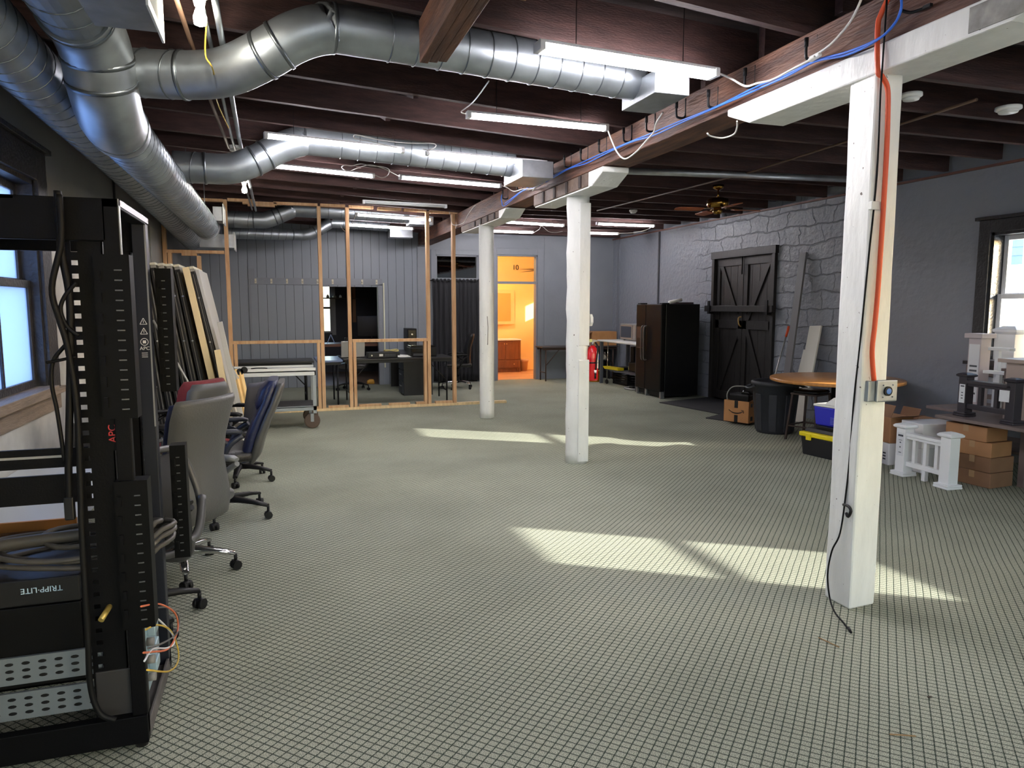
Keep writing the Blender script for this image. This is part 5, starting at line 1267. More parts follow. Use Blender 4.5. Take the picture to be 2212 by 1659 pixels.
k = MB(); k.lathe([(0, .1), (.12, .1), (.12, .06), (.11, .02), (.06, -.01), (0, -.015)]); k.build('shade', emis('warm_lamp', (255, 232, 196), 30), bl)

# ================================================================ FAR RIGHT CORNER
rust = mat('rusty_brown', (70, 52, 44), .6, .3)
ft = ftable('folding_table', 'narrow dark table with brown edges along the far wall', 5.27, 7.04, 13.98, 14.42, .735, mat('dark_brown_top', (66, 58, 56), .5), rust, .1)
k = MB(); k.lathe([(0, 0), (.10, 0), (.12, .30), (.112, .30), (.095, .01), (0, .01)], (6.02, 14.0, 0)); t = thing('waste_bin', 'grey waste bin with a black bag under the narrow dark table', 'bin', (6.02, 14.0, 0)); k.build('bin', mat('grey_bin', (112, 108, 104), .6), t)
k = MB(); k.lathe([(.118, .26), (.135, .29), (.13, .34), (.10, .36), (.09, .30)], (6.02, 14.0, 0), n=18); k.build('bag', mat('black_bag', (20, 20, 22), .3, bump=.6, bs=30), t)
fe = thing('fire_extinguisher', 'red fire extinguisher hanging on the middle post', 'fire extinguisher', (3.0, 6.56, .85))
red = mat('red_enamel', (205, 22, 32), .28, coat=.5)
fx, fy = 3.012, 6.565
k = MB(); k.lathe([(0, .845), (.055, .845), (.062, .86), (.062, 1.12), (.055, 1.16), (.03, 1.19), (.02, 1.20), (0, 1.20)], (fx, fy, 0)); k.build('cylinder', red, fe)
k = MB(); k.cyl((fx, fy, 1.2), (fx, fy, 1.235), .018); k.bar((fx-.06, fy-.02, 1.235), (fx+.05, fy, 1.245), .02, .012); k.bar((fx-.07, fy-.02, 1.262), (fx+.04, fy, 1.252), .02, .008); k.build('valve', steel_dull, fe)
k = MB(); k.tube([(fx+.02, fy-.03, 1.23), (fx+.03, fy-.065, 1.18), (fx+.015, fy-.072, 1.05), (fx+.01, fy-.070, .95), (fx+.006, fy-.07, .92)], .009, 8, 5); k.build('hose', black_plastic, fe)
k = MB(); k.cyl((fx+.006, fy-.07, .925), (fx+.006, fy-.07, .955), .013); k.build('nozzle_collar', white_plastic, fe)
k = MB(); k.cyl((fx+.006, fy-.07, .87), (fx+.006, fy-.07, .925), .009); k.build('nozzle', black_plastic, fe)
k = MB(); k.lathe([(.0635, 1.02), (.0635, 1.035)], (fx, fy, 0)); k.build('strap', black_plastic, fe)
k = MB(); n = 10
k.add([(fx+.0632*math.cos(R(a)), fy+.0632*math.sin(R(a)), z) for z in (.97, 1.12) for a in [-55+7*i for i in range(n)]], [(i, i+1, n+i+1, n+i) for i in range(n-1)]); k.build('label', paper, fe)
k = MB(); k.cyl((fx-.03, fy-.02, 1.25), (fx-.03, fy-.03, 1.25), .016); k.build('gauge', mat('gauge', (190, 190, 120), .4), fe)
th = thing('wall_bell', 'small white eight-sided fitting on the side of the middle post', 'fitting', (2.97, 6.56, 1.42))
k = MB(); k.prism([(2.97, 6.56+.05*math.cos(R(a)), 1.455+.065*math.sin(R(a))) for a in range(22, 382, 45)], (.03, 0, 0)); k.build('housing', white_plastic, th, .006)
k = MB(); k.prism([(3.0, 6.56+.03*math.cos(R(a)), 1.455+.04*math.sin(R(a))) for a in range(22, 382, 45)], (.004, 0, 0)); k.build('cover', white_plastic, th, .002)
# workbench
wbn = thing('workbench', 'grey-legged workbench with a pale top beside the fridge', 'bench', (6.65, 12.6, 0))
wg = mat('bench_grey', (86, 90, 98), .5, .2)
k = MB(); k.box((6.27, 11.72, .865), (7.02, 13.44, .90)); k.build('benchtop', mat('bench_top', (206, 208, 204), .4), wbn, .012)
for x in (6.34, 6.95):
    for y in (11.8, 13.36): k = MB(); k.box((x-.03, y-.03, 0), (x+.03, y+.03, .865)); k.build('leg', wg, wbn, .003)
k = MB(); k.box((6.42, 11.8, .27), (7.0, 13.36, .30)); k.build('lower_shelf', wg, wbn, .003)
mw = thing('microwave', 'silver microwave on the workbench by the fridge', 'microwave', (6.8, 12.95, .90))
my0, my1 = 12.42, 13.12
k = MB(); k.box((6.64, my0, .915), (7.0, my1, 1.235)); k.build('case', mat('silver_case', (150, 152, 154), .4, .5), mw, .006)
k = MB(); k.box((6.625, my0+.16, .935), (6.64, my1-.02, 1.215)); dr = k.build('door', mat('taupe_door', (150, 138, 128), .4, .3), mw, .01)
k = MB(); k.box((6.62, my0+.20, .965), (6.626, my1-.06, 1.185)); k.build('window', mat('dark_window', (66, 70, 80), .2), dr, .002)
k = MB(); k.box((6.628, my0+.02, .935), (6.64, my0+.14, 1.215)); k.build('control_panel', mat('taupe_panel', (134, 128, 122), .4), mw, .003)
k = MB()
for y in (my0+.08, my1-.08): k.cyl((6.7, y, .90), (6.7, y, .916), .02, n=10); k.cyl((6.94, y, .90), (6.94, y, .916), .02, n=10)
k.build('foot', black_plastic, mw)
cm = thing('coffee_maker', 'black coffee maker between the microwave and the fridge', 'coffee maker', (6.72, 12.2, .90))
k = MB(); k.box((6.62, 12.1, .90), (6.86, 12.36, .93)); k.box((6.76, 12.1, .93), (6.86, 12.36, 1.22)); k.box((6.62, 12.1, 1.13), (6.86, 12.36, 1.23)); k.build('body', black_plastic, cm, .006)
k = MB(); k.lathe([(0, .935), (.06, .935), (.07, .97), (.06, 1.05), (.045, 1.08), (0, 1.08)], (6.69, 12.23, 0)); k.build('carafe', mat('dark_glass', (40, 30, 28), .1), cm)
bx = thing('storage_box', 'grey box on top of the coffee maker beside the fridge', 'box', (6.74, 12.22, 1.23))
k = MB(); k.box((6.63, 12.1, 1.232), (6.85, 12.34, 1.385)); k.build('box', mat('grey_tan', (150, 146, 138), .7), bx, .004)
k = MB(); k.box((6.62, 12.34, 1.25), (6.66, 12.38, 1.37)); k.build('blue_tag', mat('blue_tag', (60, 90, 180), .5), bx)
tb_ = thing('cardboard_box', 'large open cardboard box on the narrow table behind the extinguisher', 'box', (6.7, 14.2, .735))
k = MB(); k.box((6.42, 14.0, .737), (7.0, 14.4, 1.04)); k.build('carton', mat('kraft_light', (178, 128, 80), .8, var=.1, vs=5), tb_, .004)
k = MB(); k.hexa([(6.42, 14.0, 1.04), (6.425, 14.0, 1.03), (6.425, 14.4, 1.03), (6.42, 14.4, 1.04), (6.28, 14.0, .98), (6.285, 14.0, .97), (6.285, 14.4, .97), (6.28, 14.4, .98)]); k.build('flap', cardboard_dark, tb_)
bk = thing('bucket', 'yellow bucket on the floor below the extinguisher', 'bucket', (6.36, 13.72, 0), rz=0)
k = MB(); k.lathe([(0, 0), (.13, 0), (.15, .22), (.155, .22), (.155, .235), (.14, .235), (.122, .012), (0, .012)]); k.build('pail', mat('bucket_yellow', (226, 150, 20), .45), bk)
for i, (x, y, h, c, nm) in enumerate(((6.55, 14.2, .17, (150, 190, 50), 'green spray bottle on the dark shelf under the narrow table'), (6.66, 14.22, .17, (60, 100, 190), 'blue bottle beside the green one under the narrow table'), (6.82, 14.2, .16, (190, 186, 170), 'pale bottle farthest right under the narrow table'))):
    t = thing('bottle', nm, 'bottle', (x, y, .42), rz=0)
    k = MB(); k.lathe([(0, 0), (.035, 0), (.038, .02), (.038, .10), (.02, .13), (0, .13)]); k.build('body', mat('bottle_%d' % c[0], c, .35), t)
    k = MB(); k.lathe([(0, .13), (.015, .13), (.015, .165), (0, .17)]); k.build('cap', white_plastic, t)
sh_ = thing('low_shelf', 'black shelf of bottles standing under the narrow dark table', 'shelf', (6.7, 14.1, 0))
k = MB(); k.box((6.25, 14.09, .40), (6.9, 14.35, .42)); k.build('shelf_board', tbl_black, sh_)
for x in (6.25, 6.88): k = MB(); k.box((x, 14.09, 0), (x+.02, 14.35, .66)); k.build('side', tbl_black, sh_)
k = MB(); k.box((6.25, 14.33, 0), (6.9, 14.35, .66)); k.build('back', tbl_black, sh_)
to = thing('toaster', 'chrome-ended toaster on the workbench lower shelf', 'toaster', (6.66, 12.5, .30))
k = MB(); k.box((6.56, 12.28, .305), (6.78, 12.58, .49)); k.build('body', black_plastic, to, .02)
k = MB(); k.box((6.555, 12.56, .305), (6.785, 12.59, .48)); k.build('end_plate', chrome, to, .01)
k = MB(); k.box((6.5, 12.85, .302), (6.9, 13.1, .36)); solo(k, 'dark_tray', black_plastic, 'dark tray on the workbench lower shelf', 'tray', bevel=.01)
k = MB(); k.box((6.72, 12.68, .302), (6.92, 12.82, .78)); solo(k, 'black_machine', black_plastic, 'tall black appliance on the workbench lower shelf behind the toaster', 'appliance', bevel=.01)
du = thing('dustpan', 'yellow dustpan hooked on the workbench shelf corner', 'dustpan', (6.4, 13.2, .3))
k = MB(); k.hexa([(6.37, 13.28, .305), (6.42, 12.75, .305), (6.55, 12.75, .305), (6.5, 13.28, .305), (6.35, 13.32, .36), (6.40, 12.75, .36), (6.55, 12.75, .36), (6.5, 13.32, .36)]); k.build('pan', mat('yellow_plastic', (232, 208, 30), .4), du, .006)
tr_ = thing('trolley_pole', 'thin chrome pole on a small wheel by the workbench leg', 'pole', (6.38, 13.22, 0))
k = MB(); k.cyl((6.395, 13.2, .06), (6.42, 13.22, .86), .009, n=10); k.build('pole', chrome, tr_)
k = MB(); k.cyl((6.38, 13.2, .045), (6.41, 13.2, .045), .045, n=16); k.build('wheel', black_plastic, tr_)
cr_ = thing('crate', 'black slatted plastic crate on the floor under the workbench', 'crate', (6.78, 12.9, 0))
k = MB(); k.box((6.56, 12.62, 0), (6.92, 13.25, .02))
for z in (.03, .08, .13, .18): k.box((6.555, 12.62, z), (6.57, 13.25, z+.035)); k.box((6.91, 12.62, z), (6.925, 13.25, z+.035)); k.box((6.56, 12.615, z), (6.92, 12.63, z+.035)); k.box((6.56, 13.24, z), (6.92, 13.255, z+.035))
for x, y in ((6.565, 12.625), (6.91, 12.625), (6.565, 13.24), (6.91, 13.24)): k.box((x-.012, y-.012, 0), (x+.012, y+.012, .215))
k.build('basket', black_plastic, cr_)
ps = thing('power_strip', 'grey coiled hose and fitting on the carpet by the fridge', 'hose', (6.4, 12.3, 0))
k = MB(); k.tube([(6.46+.16*math.cos(a), 12.15+.22*math.sin(a), .02) for a in [2*PI*i/20 for i in range(20)]], .018, 8, closed=True, cap=False); k.build('coil', mat('hose_grey', (150, 148, 148), .5), ps)
k = MB(); k.box((6.4, 12.1, .0), (6.56, 12.24, .05)); k.build('fitting', black_plastic, ps, .01)
# ================================================================ FRIDGE
fr = thing('refrigerator', 'black side-by-side refrigerator against the stone wall', 'refrigerator', (6.55, 11.18, 0))
fx0, fx1, fy0, fy1, fz = 6.2, 6.95, 10.73, 11.62, 1.625
fblk = mat('fridge_black', (15, 15, 17), .32, bump=.03, bs=120)
fdoor = mat('fridge_door', (13, 12, 12), .45, spec=.2)
k = MB(); k.box((fx0+.09, fy0, .04), (fx1, fy1, fz)); k.build('cabinet', fblk, fr, .006)
ysp = fy0+.54
for nm, a, b_ in (('door', fy0+.002, ysp-.004), ('door', ysp+.004, fy1-.002)):
    k = MB(); k.box((fx0, a, .12), (fx0+.085, b_, fz-.005)); d_ = k.build(nm, fdoor, fr, .012)
    yh = ysp-.045 if b_ < ysp else ysp+.045
    k = MB(); k.tube([(fx0, yh, 1.24), (fx0-.05, yh, 1.22), (fx0-.06, yh, 1.1), (fx0-.062, yh, .95), (fx0-.06, yh, .8), (fx0-.05, yh, .66), (fx0, yh, .64)], .014, 10, 4); k.build('handle', mat('handle_black', (84, 80, 78), .3), d_)
    if a > ysp:
        k = MB(); k.box((fx0-.004, a+.07, .84), (fx0+.005, b_-.03, 1.22)); dp = k.build('dispenser', mat('taupe_dark', (64, 54, 50), .35), d_, .004)
        k = MB(); k.box((fx0-.006, a+.09, .86), (fx0-.003, b_-.05, 1.02)); k.build('recess', mat('recess_black', (8, 8, 8), .4), dp)
k = MB(); k.box((fx0+.05, fy0+.02, .03), (fx0+.09, fy1-.02, .11)); k.build('kick_plate', black_plastic, fr)
for y in (fy0+.03, ysp, fy1-.03): k = MB(); k.box((fx0+.02, y-.02, .0), (fx0+.10, y+.02, .12)); k.build('hinge_foot', steel_dull, fr, .003)
for y in (fy0+.06, fy1-.06): k = MB(); k.box((fx0+.02, y-.05, fz), (fx0+.16, y+.05, fz+.02)); k.build('hinge_cover', black_plastic, fr, .004)
k = MB(); k.lathe([(0, 0), (.028, 0), (.028, .27), (0, .27)], (6.42, 10.86, fz+.029), rot(0, 80, 8)); solo(k, 'paper_roll', paper, 'white paper roll lying on top of the refrigerator', 'roll')
k = MB(); k.obox((6.72, 10.95, fz+.016), (.34, .24, .03), rot(0, 0, 12)); solo(k, 'binder', mat('dark_binder', (60, 44, 48), .4), 'dark flat binder on top of the refrigerator', 'binder', bevel=.004)
# ================================================================ BY THE BARN DOORS
mt = mat('rubber_mat', (38, 38, 42), .7, bump=.4, bs=120)
k = MB(); k.prism([(5.95, 10.3, 0), (7.1, 10.62, 0), (7.1, 8.95, 0), (6.2, 8.65, 0)], (0, 0, .014)); solo(k, 'floor_mat', mt, 'large dark rubber mat in front of the barn doors', 'mat')
k = MB(); k.hexa([(5.75, 8.65, .0), (6.0, 8.0, .0), (6.5, 8.3, .016), (6.2, 8.85, .016), (5.75, 8.65, .012), (6.0, 8.0, .014), (6.5, 8.3, .034), (6.2, 8.85, .034)]); solo(k, 'floor_mat', mt, 'smaller dark mat curling under the taped carton', 'mat')
az = thing('cardboard_box', 'open brown carton with black tape and an arrow mark beside the trash can', 'box', (6.0, 8.1, .036), rz=0)
az.location = (5.96, 8.12, .036); az.rotation_euler = (0, 0, R(24)); az.scale = (.95, .84, .97)
k = MB(); k.box((-.15, -.22, 0), (.15, -.216, .30)); k.box((-.15, .216, 0), (.15, .22, .30)); k.box((-.15, -.22, 0), (-.146, .22, .30)); k.box((.146, -.22, 0), (.15, .22, .30)); k.box((-.15, -.22, 0), (.15, .22, .005)); k.build('carton', mat('kraft', (186, 132, 84), .8, var=.08, vs=4), az)
k = MB(); k.hexa([(-.15, -.22, .30), (.15, -.22, .30), (.15, -.216, .30), (-.15, -.216, .30), (-.15, -.30, .34), (.15, -.30, .34), (.15, -.296, .34), (-.15, -.296, .34)]); k.build('flap', cardboard, az)
tape = mat('black_tape', (24, 24, 26), .4)
k = MB(); k.box((-.154, -.03, .20), (-.150, .03, .30)); k.box((-.154, -.03, 0), (-.150, .03, .10)); k.build('tape', tape, az)
k = MB(); pts = [(-.152, .13, .165), (-.152, .07, .135), (-.152, 0, .125), (-.152, -.07, .135), (-.152, -.12, .16)]; k.tube(pts, [.005, .008, .009, .007, .005], 6, 5)
k.tube([(-.152, -.09, .172), (-.152, -.128, .172), (-.152, -.132, .135)], .005, 6); k.build('arrow_mark', tape, az)
k = MB(); k.box((-.10, -.222, .03), (-.04, -.220, .09)); k.box((-.10, -.222, .22), (-.05, -.220, .27)); k.build('printed_mark', tape, az)
dv = thing('power_tool_case', 'black equipment with a strap sitting in the taped carton', 'equipment', (5.97, 8.12, .06), rz=24)
k = MB(); k.box((-.11, -.15, 0), (.11, .15, .36)); k.build('body', black_plastic, dv, .03)
k = MB(); k.sec([((0, -.08, .36), (.09, 0, 0), (0, .08, 0)), ((0, -.08, .40), (.07, 0, 0), (0, .06, 0))], 16); k.build('cap', mat('gloss_black', (14, 14, 16), .15), dv)
k = MB(); k.tube([(-.12, .14, .20), (-.13, .16, .34), (-.11, .10, .44), (-.08, -.02, .46), (-.06, -.12, .45)], .008, 8, 5); k.build('strap', mat('strap_grey', (150, 148, 140), .6), dv)
tc_ = thing('trash_can', 'large dark grey trash can under the round table edge', 'bin', (5.97, 7.45, 0), rz=0)
tg = mat('trash_grey', (46, 48, 54), .55, bump=.1, bs=60)
k = MB(); k.lathe([(0, .0), (.215, 0), (.225, .02), (.275, .60), (.30, .605), (.305, .64), (.29, .66), (.275, .655), (.265, .62), (.22, .03), (0, .02)], n=40); k.build('barrel', tg, tc_)
for a in range(0, 360, 45):
    M = rot(0, 0, a); k = MB(); k.hexa([M @ Vector(v) for v in ((.205, -.045, .03), (.232, -.045, .03), (.232, .045, .03), (.205, .045, .03), (.24, -.05, .5), (.272, -.05, .5), (.272, .05, .5), (.24, .05, .5))]); k.build('rib', tg, tc_, .008)
for a in (160, 340):
    M = rot(0, 0, a); k = MB(); k.tube([M @ Vector(v) for v in ((.29, -.07, .60), (.36, -.07, .57), (.36, .07, .57), (.29, .07, .60))], .014, 8, 4); k.build('handle', tg, tc_)
rt = thing('round_table', 'oak-topped round table near the barn doors, half behind the post', 'table', (6.32, 6.82, 0), rz=0)
k = MB(); k.lathe([(0, .70), (.735, .70), (.745, .705), (.745, .735), (.735, .74), (0, .74)], n=56); k.build('tabletop', mat('oak_top', (196, 136, 72), .3, var=.18, vs=3, stretch=(1, 8, 1)), rt)
k = MB(); k.cyl((0, 0, .03), (0, 0, .70), .045); k.build('pedestal', black_metal, rt)
for a in (0, 90, 180, 270): M = rot(0, 0, a+20); k = MB(); k.bar(M @ Vector((.03, 0, .05)), M @ Vector((.30, 0, .02)), .05, .04); k.build('foot', black_metal, rt, .004)
st = thing('stool', 'dark backless stool with a black padded seat under the round table', 'stool', (6.15, 6.95, 0), rz=0)
st.location = (6.02, 6.88, 0); st.rotation_euler = (0, 0, R(20))
bz = mat('bronze_tube', (74, 62, 58), .4, .5)
k = MB(); k.sec([((0, 0, .565), (.17, 0, 0), (0, .16, 0)), ((0, 0, .585), (.185, 0, 0), (0, .175, 0)), ((0, 0, .605), (.17, 0, 0), (0, .16, 0)), ((0, 0, .61), (.1, 0, 0), (0, .1, 0))], 28, 4); k.build('seat', mat('gloss_vinyl', (20, 18, 20), .18), st)
k = MB(); k.box((-.175, -.165, .545), (.175, .165, .566)); k.build('seat_frame', bz, st, .004)
for sx_ in (-1, 1):
    for sy_ in (-1, 1): k = MB(); k.bar((sx_*.155, sy_*.145, .55), (sx_*.20, sy_*.19, 0), .022, .022); k.build('leg', bz, st)
for z, q in ((.17, .186),):
    k = MB()
    for a_, b_ in (((-q, -q), (q, -q)), ((q, -q), (q, q)), ((q, q), (-q, q)), ((-q, q), (-q, -q))): k.bar((*a_, z), (*b_, z), .016, .016)
    k.build('footrest', bz, st)
tbx = thing('tool_box', 'black toolbox with a yellow lid on the carpet', 'toolbox', (5.55, 6.05, 0), rz=0)
tbx.location = (5.55, 5.95, 0); tbx.rotation_euler = (0, 0, R(-82))
k = MB(); k.hexa([(-.30, -.14, 0), (.30, -.14, 0), (.30, .14, 0), (-.30, .14, 0), (-.32, -.155, .20), (.32, -.155, .20), (.32, .155, .20), (-.32, .155, .20)]); k.build('body', mat('toolbox_black', (30, 30, 33), .5), tbx, .01)
yl_ = mat('toolbox_yellow', (236, 214, 30), .4)
k = MB(); k.box((-.335, -.17, .20), (.335, .17, .25)); k.build('lid', yl_, tbx, .012)
k = MB(); k.hexa([(-.31, -.12, .25), (.31, -.12, .25), (.31, .12, .25), (-.31, .12, .25), (-.29, -.10, .29), (.29, -.10, .29), (.29, .10, .29), (-.29, .10, .29)]); k.build('lid_insert', mat('toolbox_black', (30, 30, 33), .5), tbx, .006)
k = MB(); k.tube([(-.12, 0, .285), (-.12, 0, .315), (.12, 0, .315), (.12, 0, .285)], .014, 8); k.build('handle', black_plastic, tbx)
for x in (-.2, .2): k = MB(); k.box((x-.03, -.185, .17), (x+.03, -.165, .235)); k.build('latch', yl_, tbx, .004)
cl = thing('cooler', 'blue picnic cooler with a white lid sitting on the yellow toolbox', 'cooler', (5.62, 5.98, .33), rz=-82)
k = MB(); k.hexa([(-.20, -.13, 0), (.20, -.13, 0), (.20, .13, 0), (-.20, .13, 0), (-.22, -.145, .20), (.22, -.145, .20), (.22, .145, .20), (-.22, .145, .20)]); k.build('tub', mat('cooler_blue', (44, 48, 190), .4), cl, .012)
k = MB()
for i in range(5): k.box((.0, -.150, .03+.016*i), (.16, -.138, .036+.016*i))
k.build('embossed_stripe', mat('stripe_blue', (110, 118, 220), .4), cl)
k = MB(); k.hexa([(-.225, -.15, .20), (.225, -.15, .20), (.225, .15, .20), (-.225, .15, .20), (-.225, -.15, .225), (.225, -.15, .225), (.225, .15, .225), (-.225, .15, .225)])
k.hexa([(-.10, -.14, .225), (.22, -.14, .225), (.22, .14, .225), (-.10, .14, .225), (.0, -.11, .31), (.19, -.11, .31), (.19, .11, .31), (.0, .11, .31)]); k.build('lid', white_plastic, cl, .008)
k = MB(); k.box((5.44, 5.8, .293), (5.72, 6.12, .329)); solo(k, 'tool_tray', black_plastic, 'black tray between the toolbox lid and the cooler', 'tray', bevel=.006)
tbx_h = None
# boards and mop leaning on the stone wall
def lean(name, label, x0, y0, x1, y1, z1, wd, th, m, cat):
    k = MB(); k.bar((x0, y0, .004), (x1, y1, z1), wd, th, up=(-1, 0, .2)); return solo(k, name, m, label, cat, bevel=.002)
lean('leaning_plank', 'tall narrow grey plank leaning on the stone wall right of the barn doors', 6.74, 8.27, 7.09, 8.38, 2.34, .13, .03, mat('plank_grey', (98, 98, 102), .5), 'plank')
lean('leaning_board', 'wide off-white ribbed board leaning on the wall behind the round table', 6.78, 7.98, 7.08, 8.06, 1.32, .22, .025, mat('ribbed_white', (214, 212, 202), .5), 'board')
lean('leaning_board', 'narrower off-white offcut beside the wide ribbed board', 6.80, 8.18, 7.06, 8.2, .98, .10, .02, mat('ribbed_white', (214, 212, 202), .5), 'board')
mp_ = thing('mop', 'mop pole with an orange grip leaning by the barn doors', 'mop', (6.6, 8.35, 0))
a_, b_ = Vector((6.62, 8.50, .03)), Vector((7.04, 8.56, 1.30)); d_ = (b_-a_)
k = MB(); k.cyl(a_, a_+d_*.9, .011, n=10); k.build('pole', mat('pole_silver', (190, 190, 190), .3, .7), mp_)
k = MB(); k.cyl(a_+d_*.88, b_, .016, .02, n=12); k.build('grip', mat('grip_orange', (226, 84, 40), .5), mp_)
k = MB(); k.obox(a_+Vector((0, 0, .01)), (.06, .24, .05), rot(0, 0, 10)); k.build('head', mat('mop_grey', (150, 150, 150), .8), mp_, .008)
# ================================================================ RAILING SAMPLES AND CARTONS ON THE RIGHT
vinyl = mat('white_vinyl', (236, 238, 240), .35)
def rail_sample(name, label, p, q, h, m, pw=.12, nbal=3, cap=True, z0=0, plaque=True, info_m=None, leg=True):
    p, q = Vector((*p, z0)), Vector((*q, z0)); t = thing(name, label, 'railing', (p+q)/2)
    d = (q-p).normalized(); a = math.degrees(math.atan2(d.y, d.x)); M = rot(0, 0, a)
    for e in (p, q):
        k = MB(); k.obox(e+Vector((0, 0, h*.46)), (pw, pw, h*.92), M); po = k.build('post', m, t, .003)
        k = MB(); 
        for zz, w_ in ((0, pw*1.55), (.02, pw*1.5)): k.obox(e+Vector((0, 0, .01+zz)), (w_, w_, .02), M)
        k.build('post_skirt', m, po, .006)
        if cap:
            r_ = [[e+Vector((0, 0, z))+M @ Vector((sx_*w_/2, sy_*w_/2, 0)) for sx_, sy_ in ((-1, -1), (1, -1), (1, 1), (-1, 1))] for z, w_ in ((h*.90, pw*1.05), (h*.92, pw*1.4), (h*.95, pw*1.45), (h*.975, pw*1.2), (h, pw*.5))]
            k = MB(); k.loft(r_, smooth=False); k.build('post_cap', m, po, .002)
    for z, w_, hh in ((h*.76, .06, .045), (h*.80, .085, .03), (h*.24, .05, .045)):
        k = MB(); k.bar(p+Vector((0, 0, z)), q+Vector((0, 0, z)), w_, hh); k.build('rail', m, t, .004)
    for i in range(nbal):
        c = p+(q-p)*((i+1)/(nbal+1)); k = MB(); k.obox(c+Vector((0, 0, h*.5)), (.035, .035, h*.52), M); k.build('baluster', m, t, .002)
    if leg:
        c = (p+q)/2; k = MB(); k.obox(c+Vector((0, 0, h*.11)), (.04, .04, h*.22), M); k.build('support_leg', m, t, .002)
    return t, M
t, M = rail_sample('railing_sample', 'white vinyl railing sample with two capped posts on the carpet', (5.60, 5.13), (5.57, 4.63), .50, vinyl, .105)
info = mat('info_sheet', (222, 224, 228), .5); ink = mat('ink', (70, 74, 80), .6)
def plaque(t, c, M, w_, h_, rows, parent_m=info):
    """small printed sheet on the face toward -X"""
    k = MB(); k.obox(c, (.002, w_, h_), M); s_ = k.build('info_sheet', parent_m, t)
    k = MB(); random.seed(int(abs(c[1])*1000))
    for i, (fz, fh, fw) in enumerate(rows): k.obox(Vector(c)+M @ Vector((-.0015, 0, h_*(.5-fz))), (.001, w_*fw, h_*fh), M)
    k.build('print', ink, s_)
plaque(t, (5.60-.0545, 5.13, .30), I3, .075, .22, ((.12, .08, .75), (.32, .02, .5), (.42, .05, .2), (.62, .06, .16), (.85, .03, .4)))
def carton(name, label, c, size, a, m, tape_=True, flaps=False, group=None, z0=0):
    t = thing(name, label, 'box', (c[0], c[1], z0), rz=a, group=group)
    w_, d_, h_ = size
    k = MB(); k.box((-w_/2, -d_/2, 0), (w_/2, d_/2, h_)); k.build('carton', m, t, .006)
    if tape_:
        k = MB(); k.box((-w_/2-.001, -.025, h_*.55), (w_/2+.001, .025, h_+.0012)); k.box((-.0245, -d_/2-.001, h_*.5), (.0245, d_/2+.001, h_+.001)) if d_ > w_*2 else None
        k.build('packing_tape', mat('clear_tape', (176, 142, 108), .15, spec=.8), t)
    if flaps:
        k = MB(); k.hexa([(-w_/2, -d_/2, h_), (-w_/2, d_/2, h_), (-w_/2+.004, d_/2, h_), (-w_/2+.004, -d_/2, h_), (-w_/2+.05, -d_/2, h_+.12), (-w_/2+.05, d_/2, h_+.12), (-w_/2+.054, d_/2, h_+.12), (-w_/2+.054, -d_/2, h_+.12)])
        k.hexa([(-w_/2, -d_/2, h_-.002), (w_/2, -d_/2, h_-.002), (w_/2, -d_/2+.004, h_), (-w_/2, -d_/2+.004, h_), (-w_/2, -d_/2-.16, h_+.04), (w_/2, -d_/2-.16, h_+.04), (w_/2, -d_/2-.156, h_+.044), (-w_/2, -d_/2-.156, h_+.044)]); k.build('flap', cardboard_dark, t)
    return t
labs = ['bottom carton of the taped stack of four beside the white railing', 'second carton up in the stack of four', 'third carton up in the stack of four, tape shining', 'top carton of the stack of four under the shelf plank']
zz = 0
for i, (dx, dy, a, w_) in enumerate(((0, 0, 4, .30), (.01, .01, 2, .30), (-.005, .02, 6, .29), (-.03, .07, 3, .27))):
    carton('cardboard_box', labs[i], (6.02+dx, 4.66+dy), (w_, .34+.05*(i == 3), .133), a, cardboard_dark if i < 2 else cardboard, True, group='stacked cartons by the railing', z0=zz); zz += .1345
t = carton('white_box', 'long white carton lying on boxes behind the white railing', (6.02, 5.22), (.42, .30, .235), -10, mat('white_carton', (226, 226, 228), .6), False, z0=.243)
carton('white_box', 'lower white carton carrying the long white one', (6.02, 5.24), (.40, .28, .24), -6, mat('white_carton', (226, 226, 228), .6), False)
carton('cardboard_box', 'open brown carton with raised flaps just right of the near post', (5.95, 5.62), (.26, .28, .26), -8, cardboard, False, True, z0=.222)
t = carton('white_box', 'printed white carton under the open brown carton', (5.95, 5.62), (.28, .30, .22), -8, mat('white_carton', (226, 226, 228), .6), False)
k = MB(); k.box((-.1415, -.05, .03), (-.140, .05, .16)); k.build('picture_panel', mat('photo_brown', (90, 62, 50), .5), t)
k = MB()
for i in range(3): k.box((-.1415, -.11, .05+.03*i), (-.140, -.07, .065+.03*i))
k.build('icon', ink, t)
carton('white_box', 'flat white carton on the floor behind the brown open one', (6.25, 5.95), (.36, .30, .42), 5, mat('white_carton', (226, 226, 228), .6), False)
carton('cardboard_box', 'brown carton with one raised flap below the railing shelf', (6.40, 5.68), (.34, .24, .42), -4, cardboard, False, True)
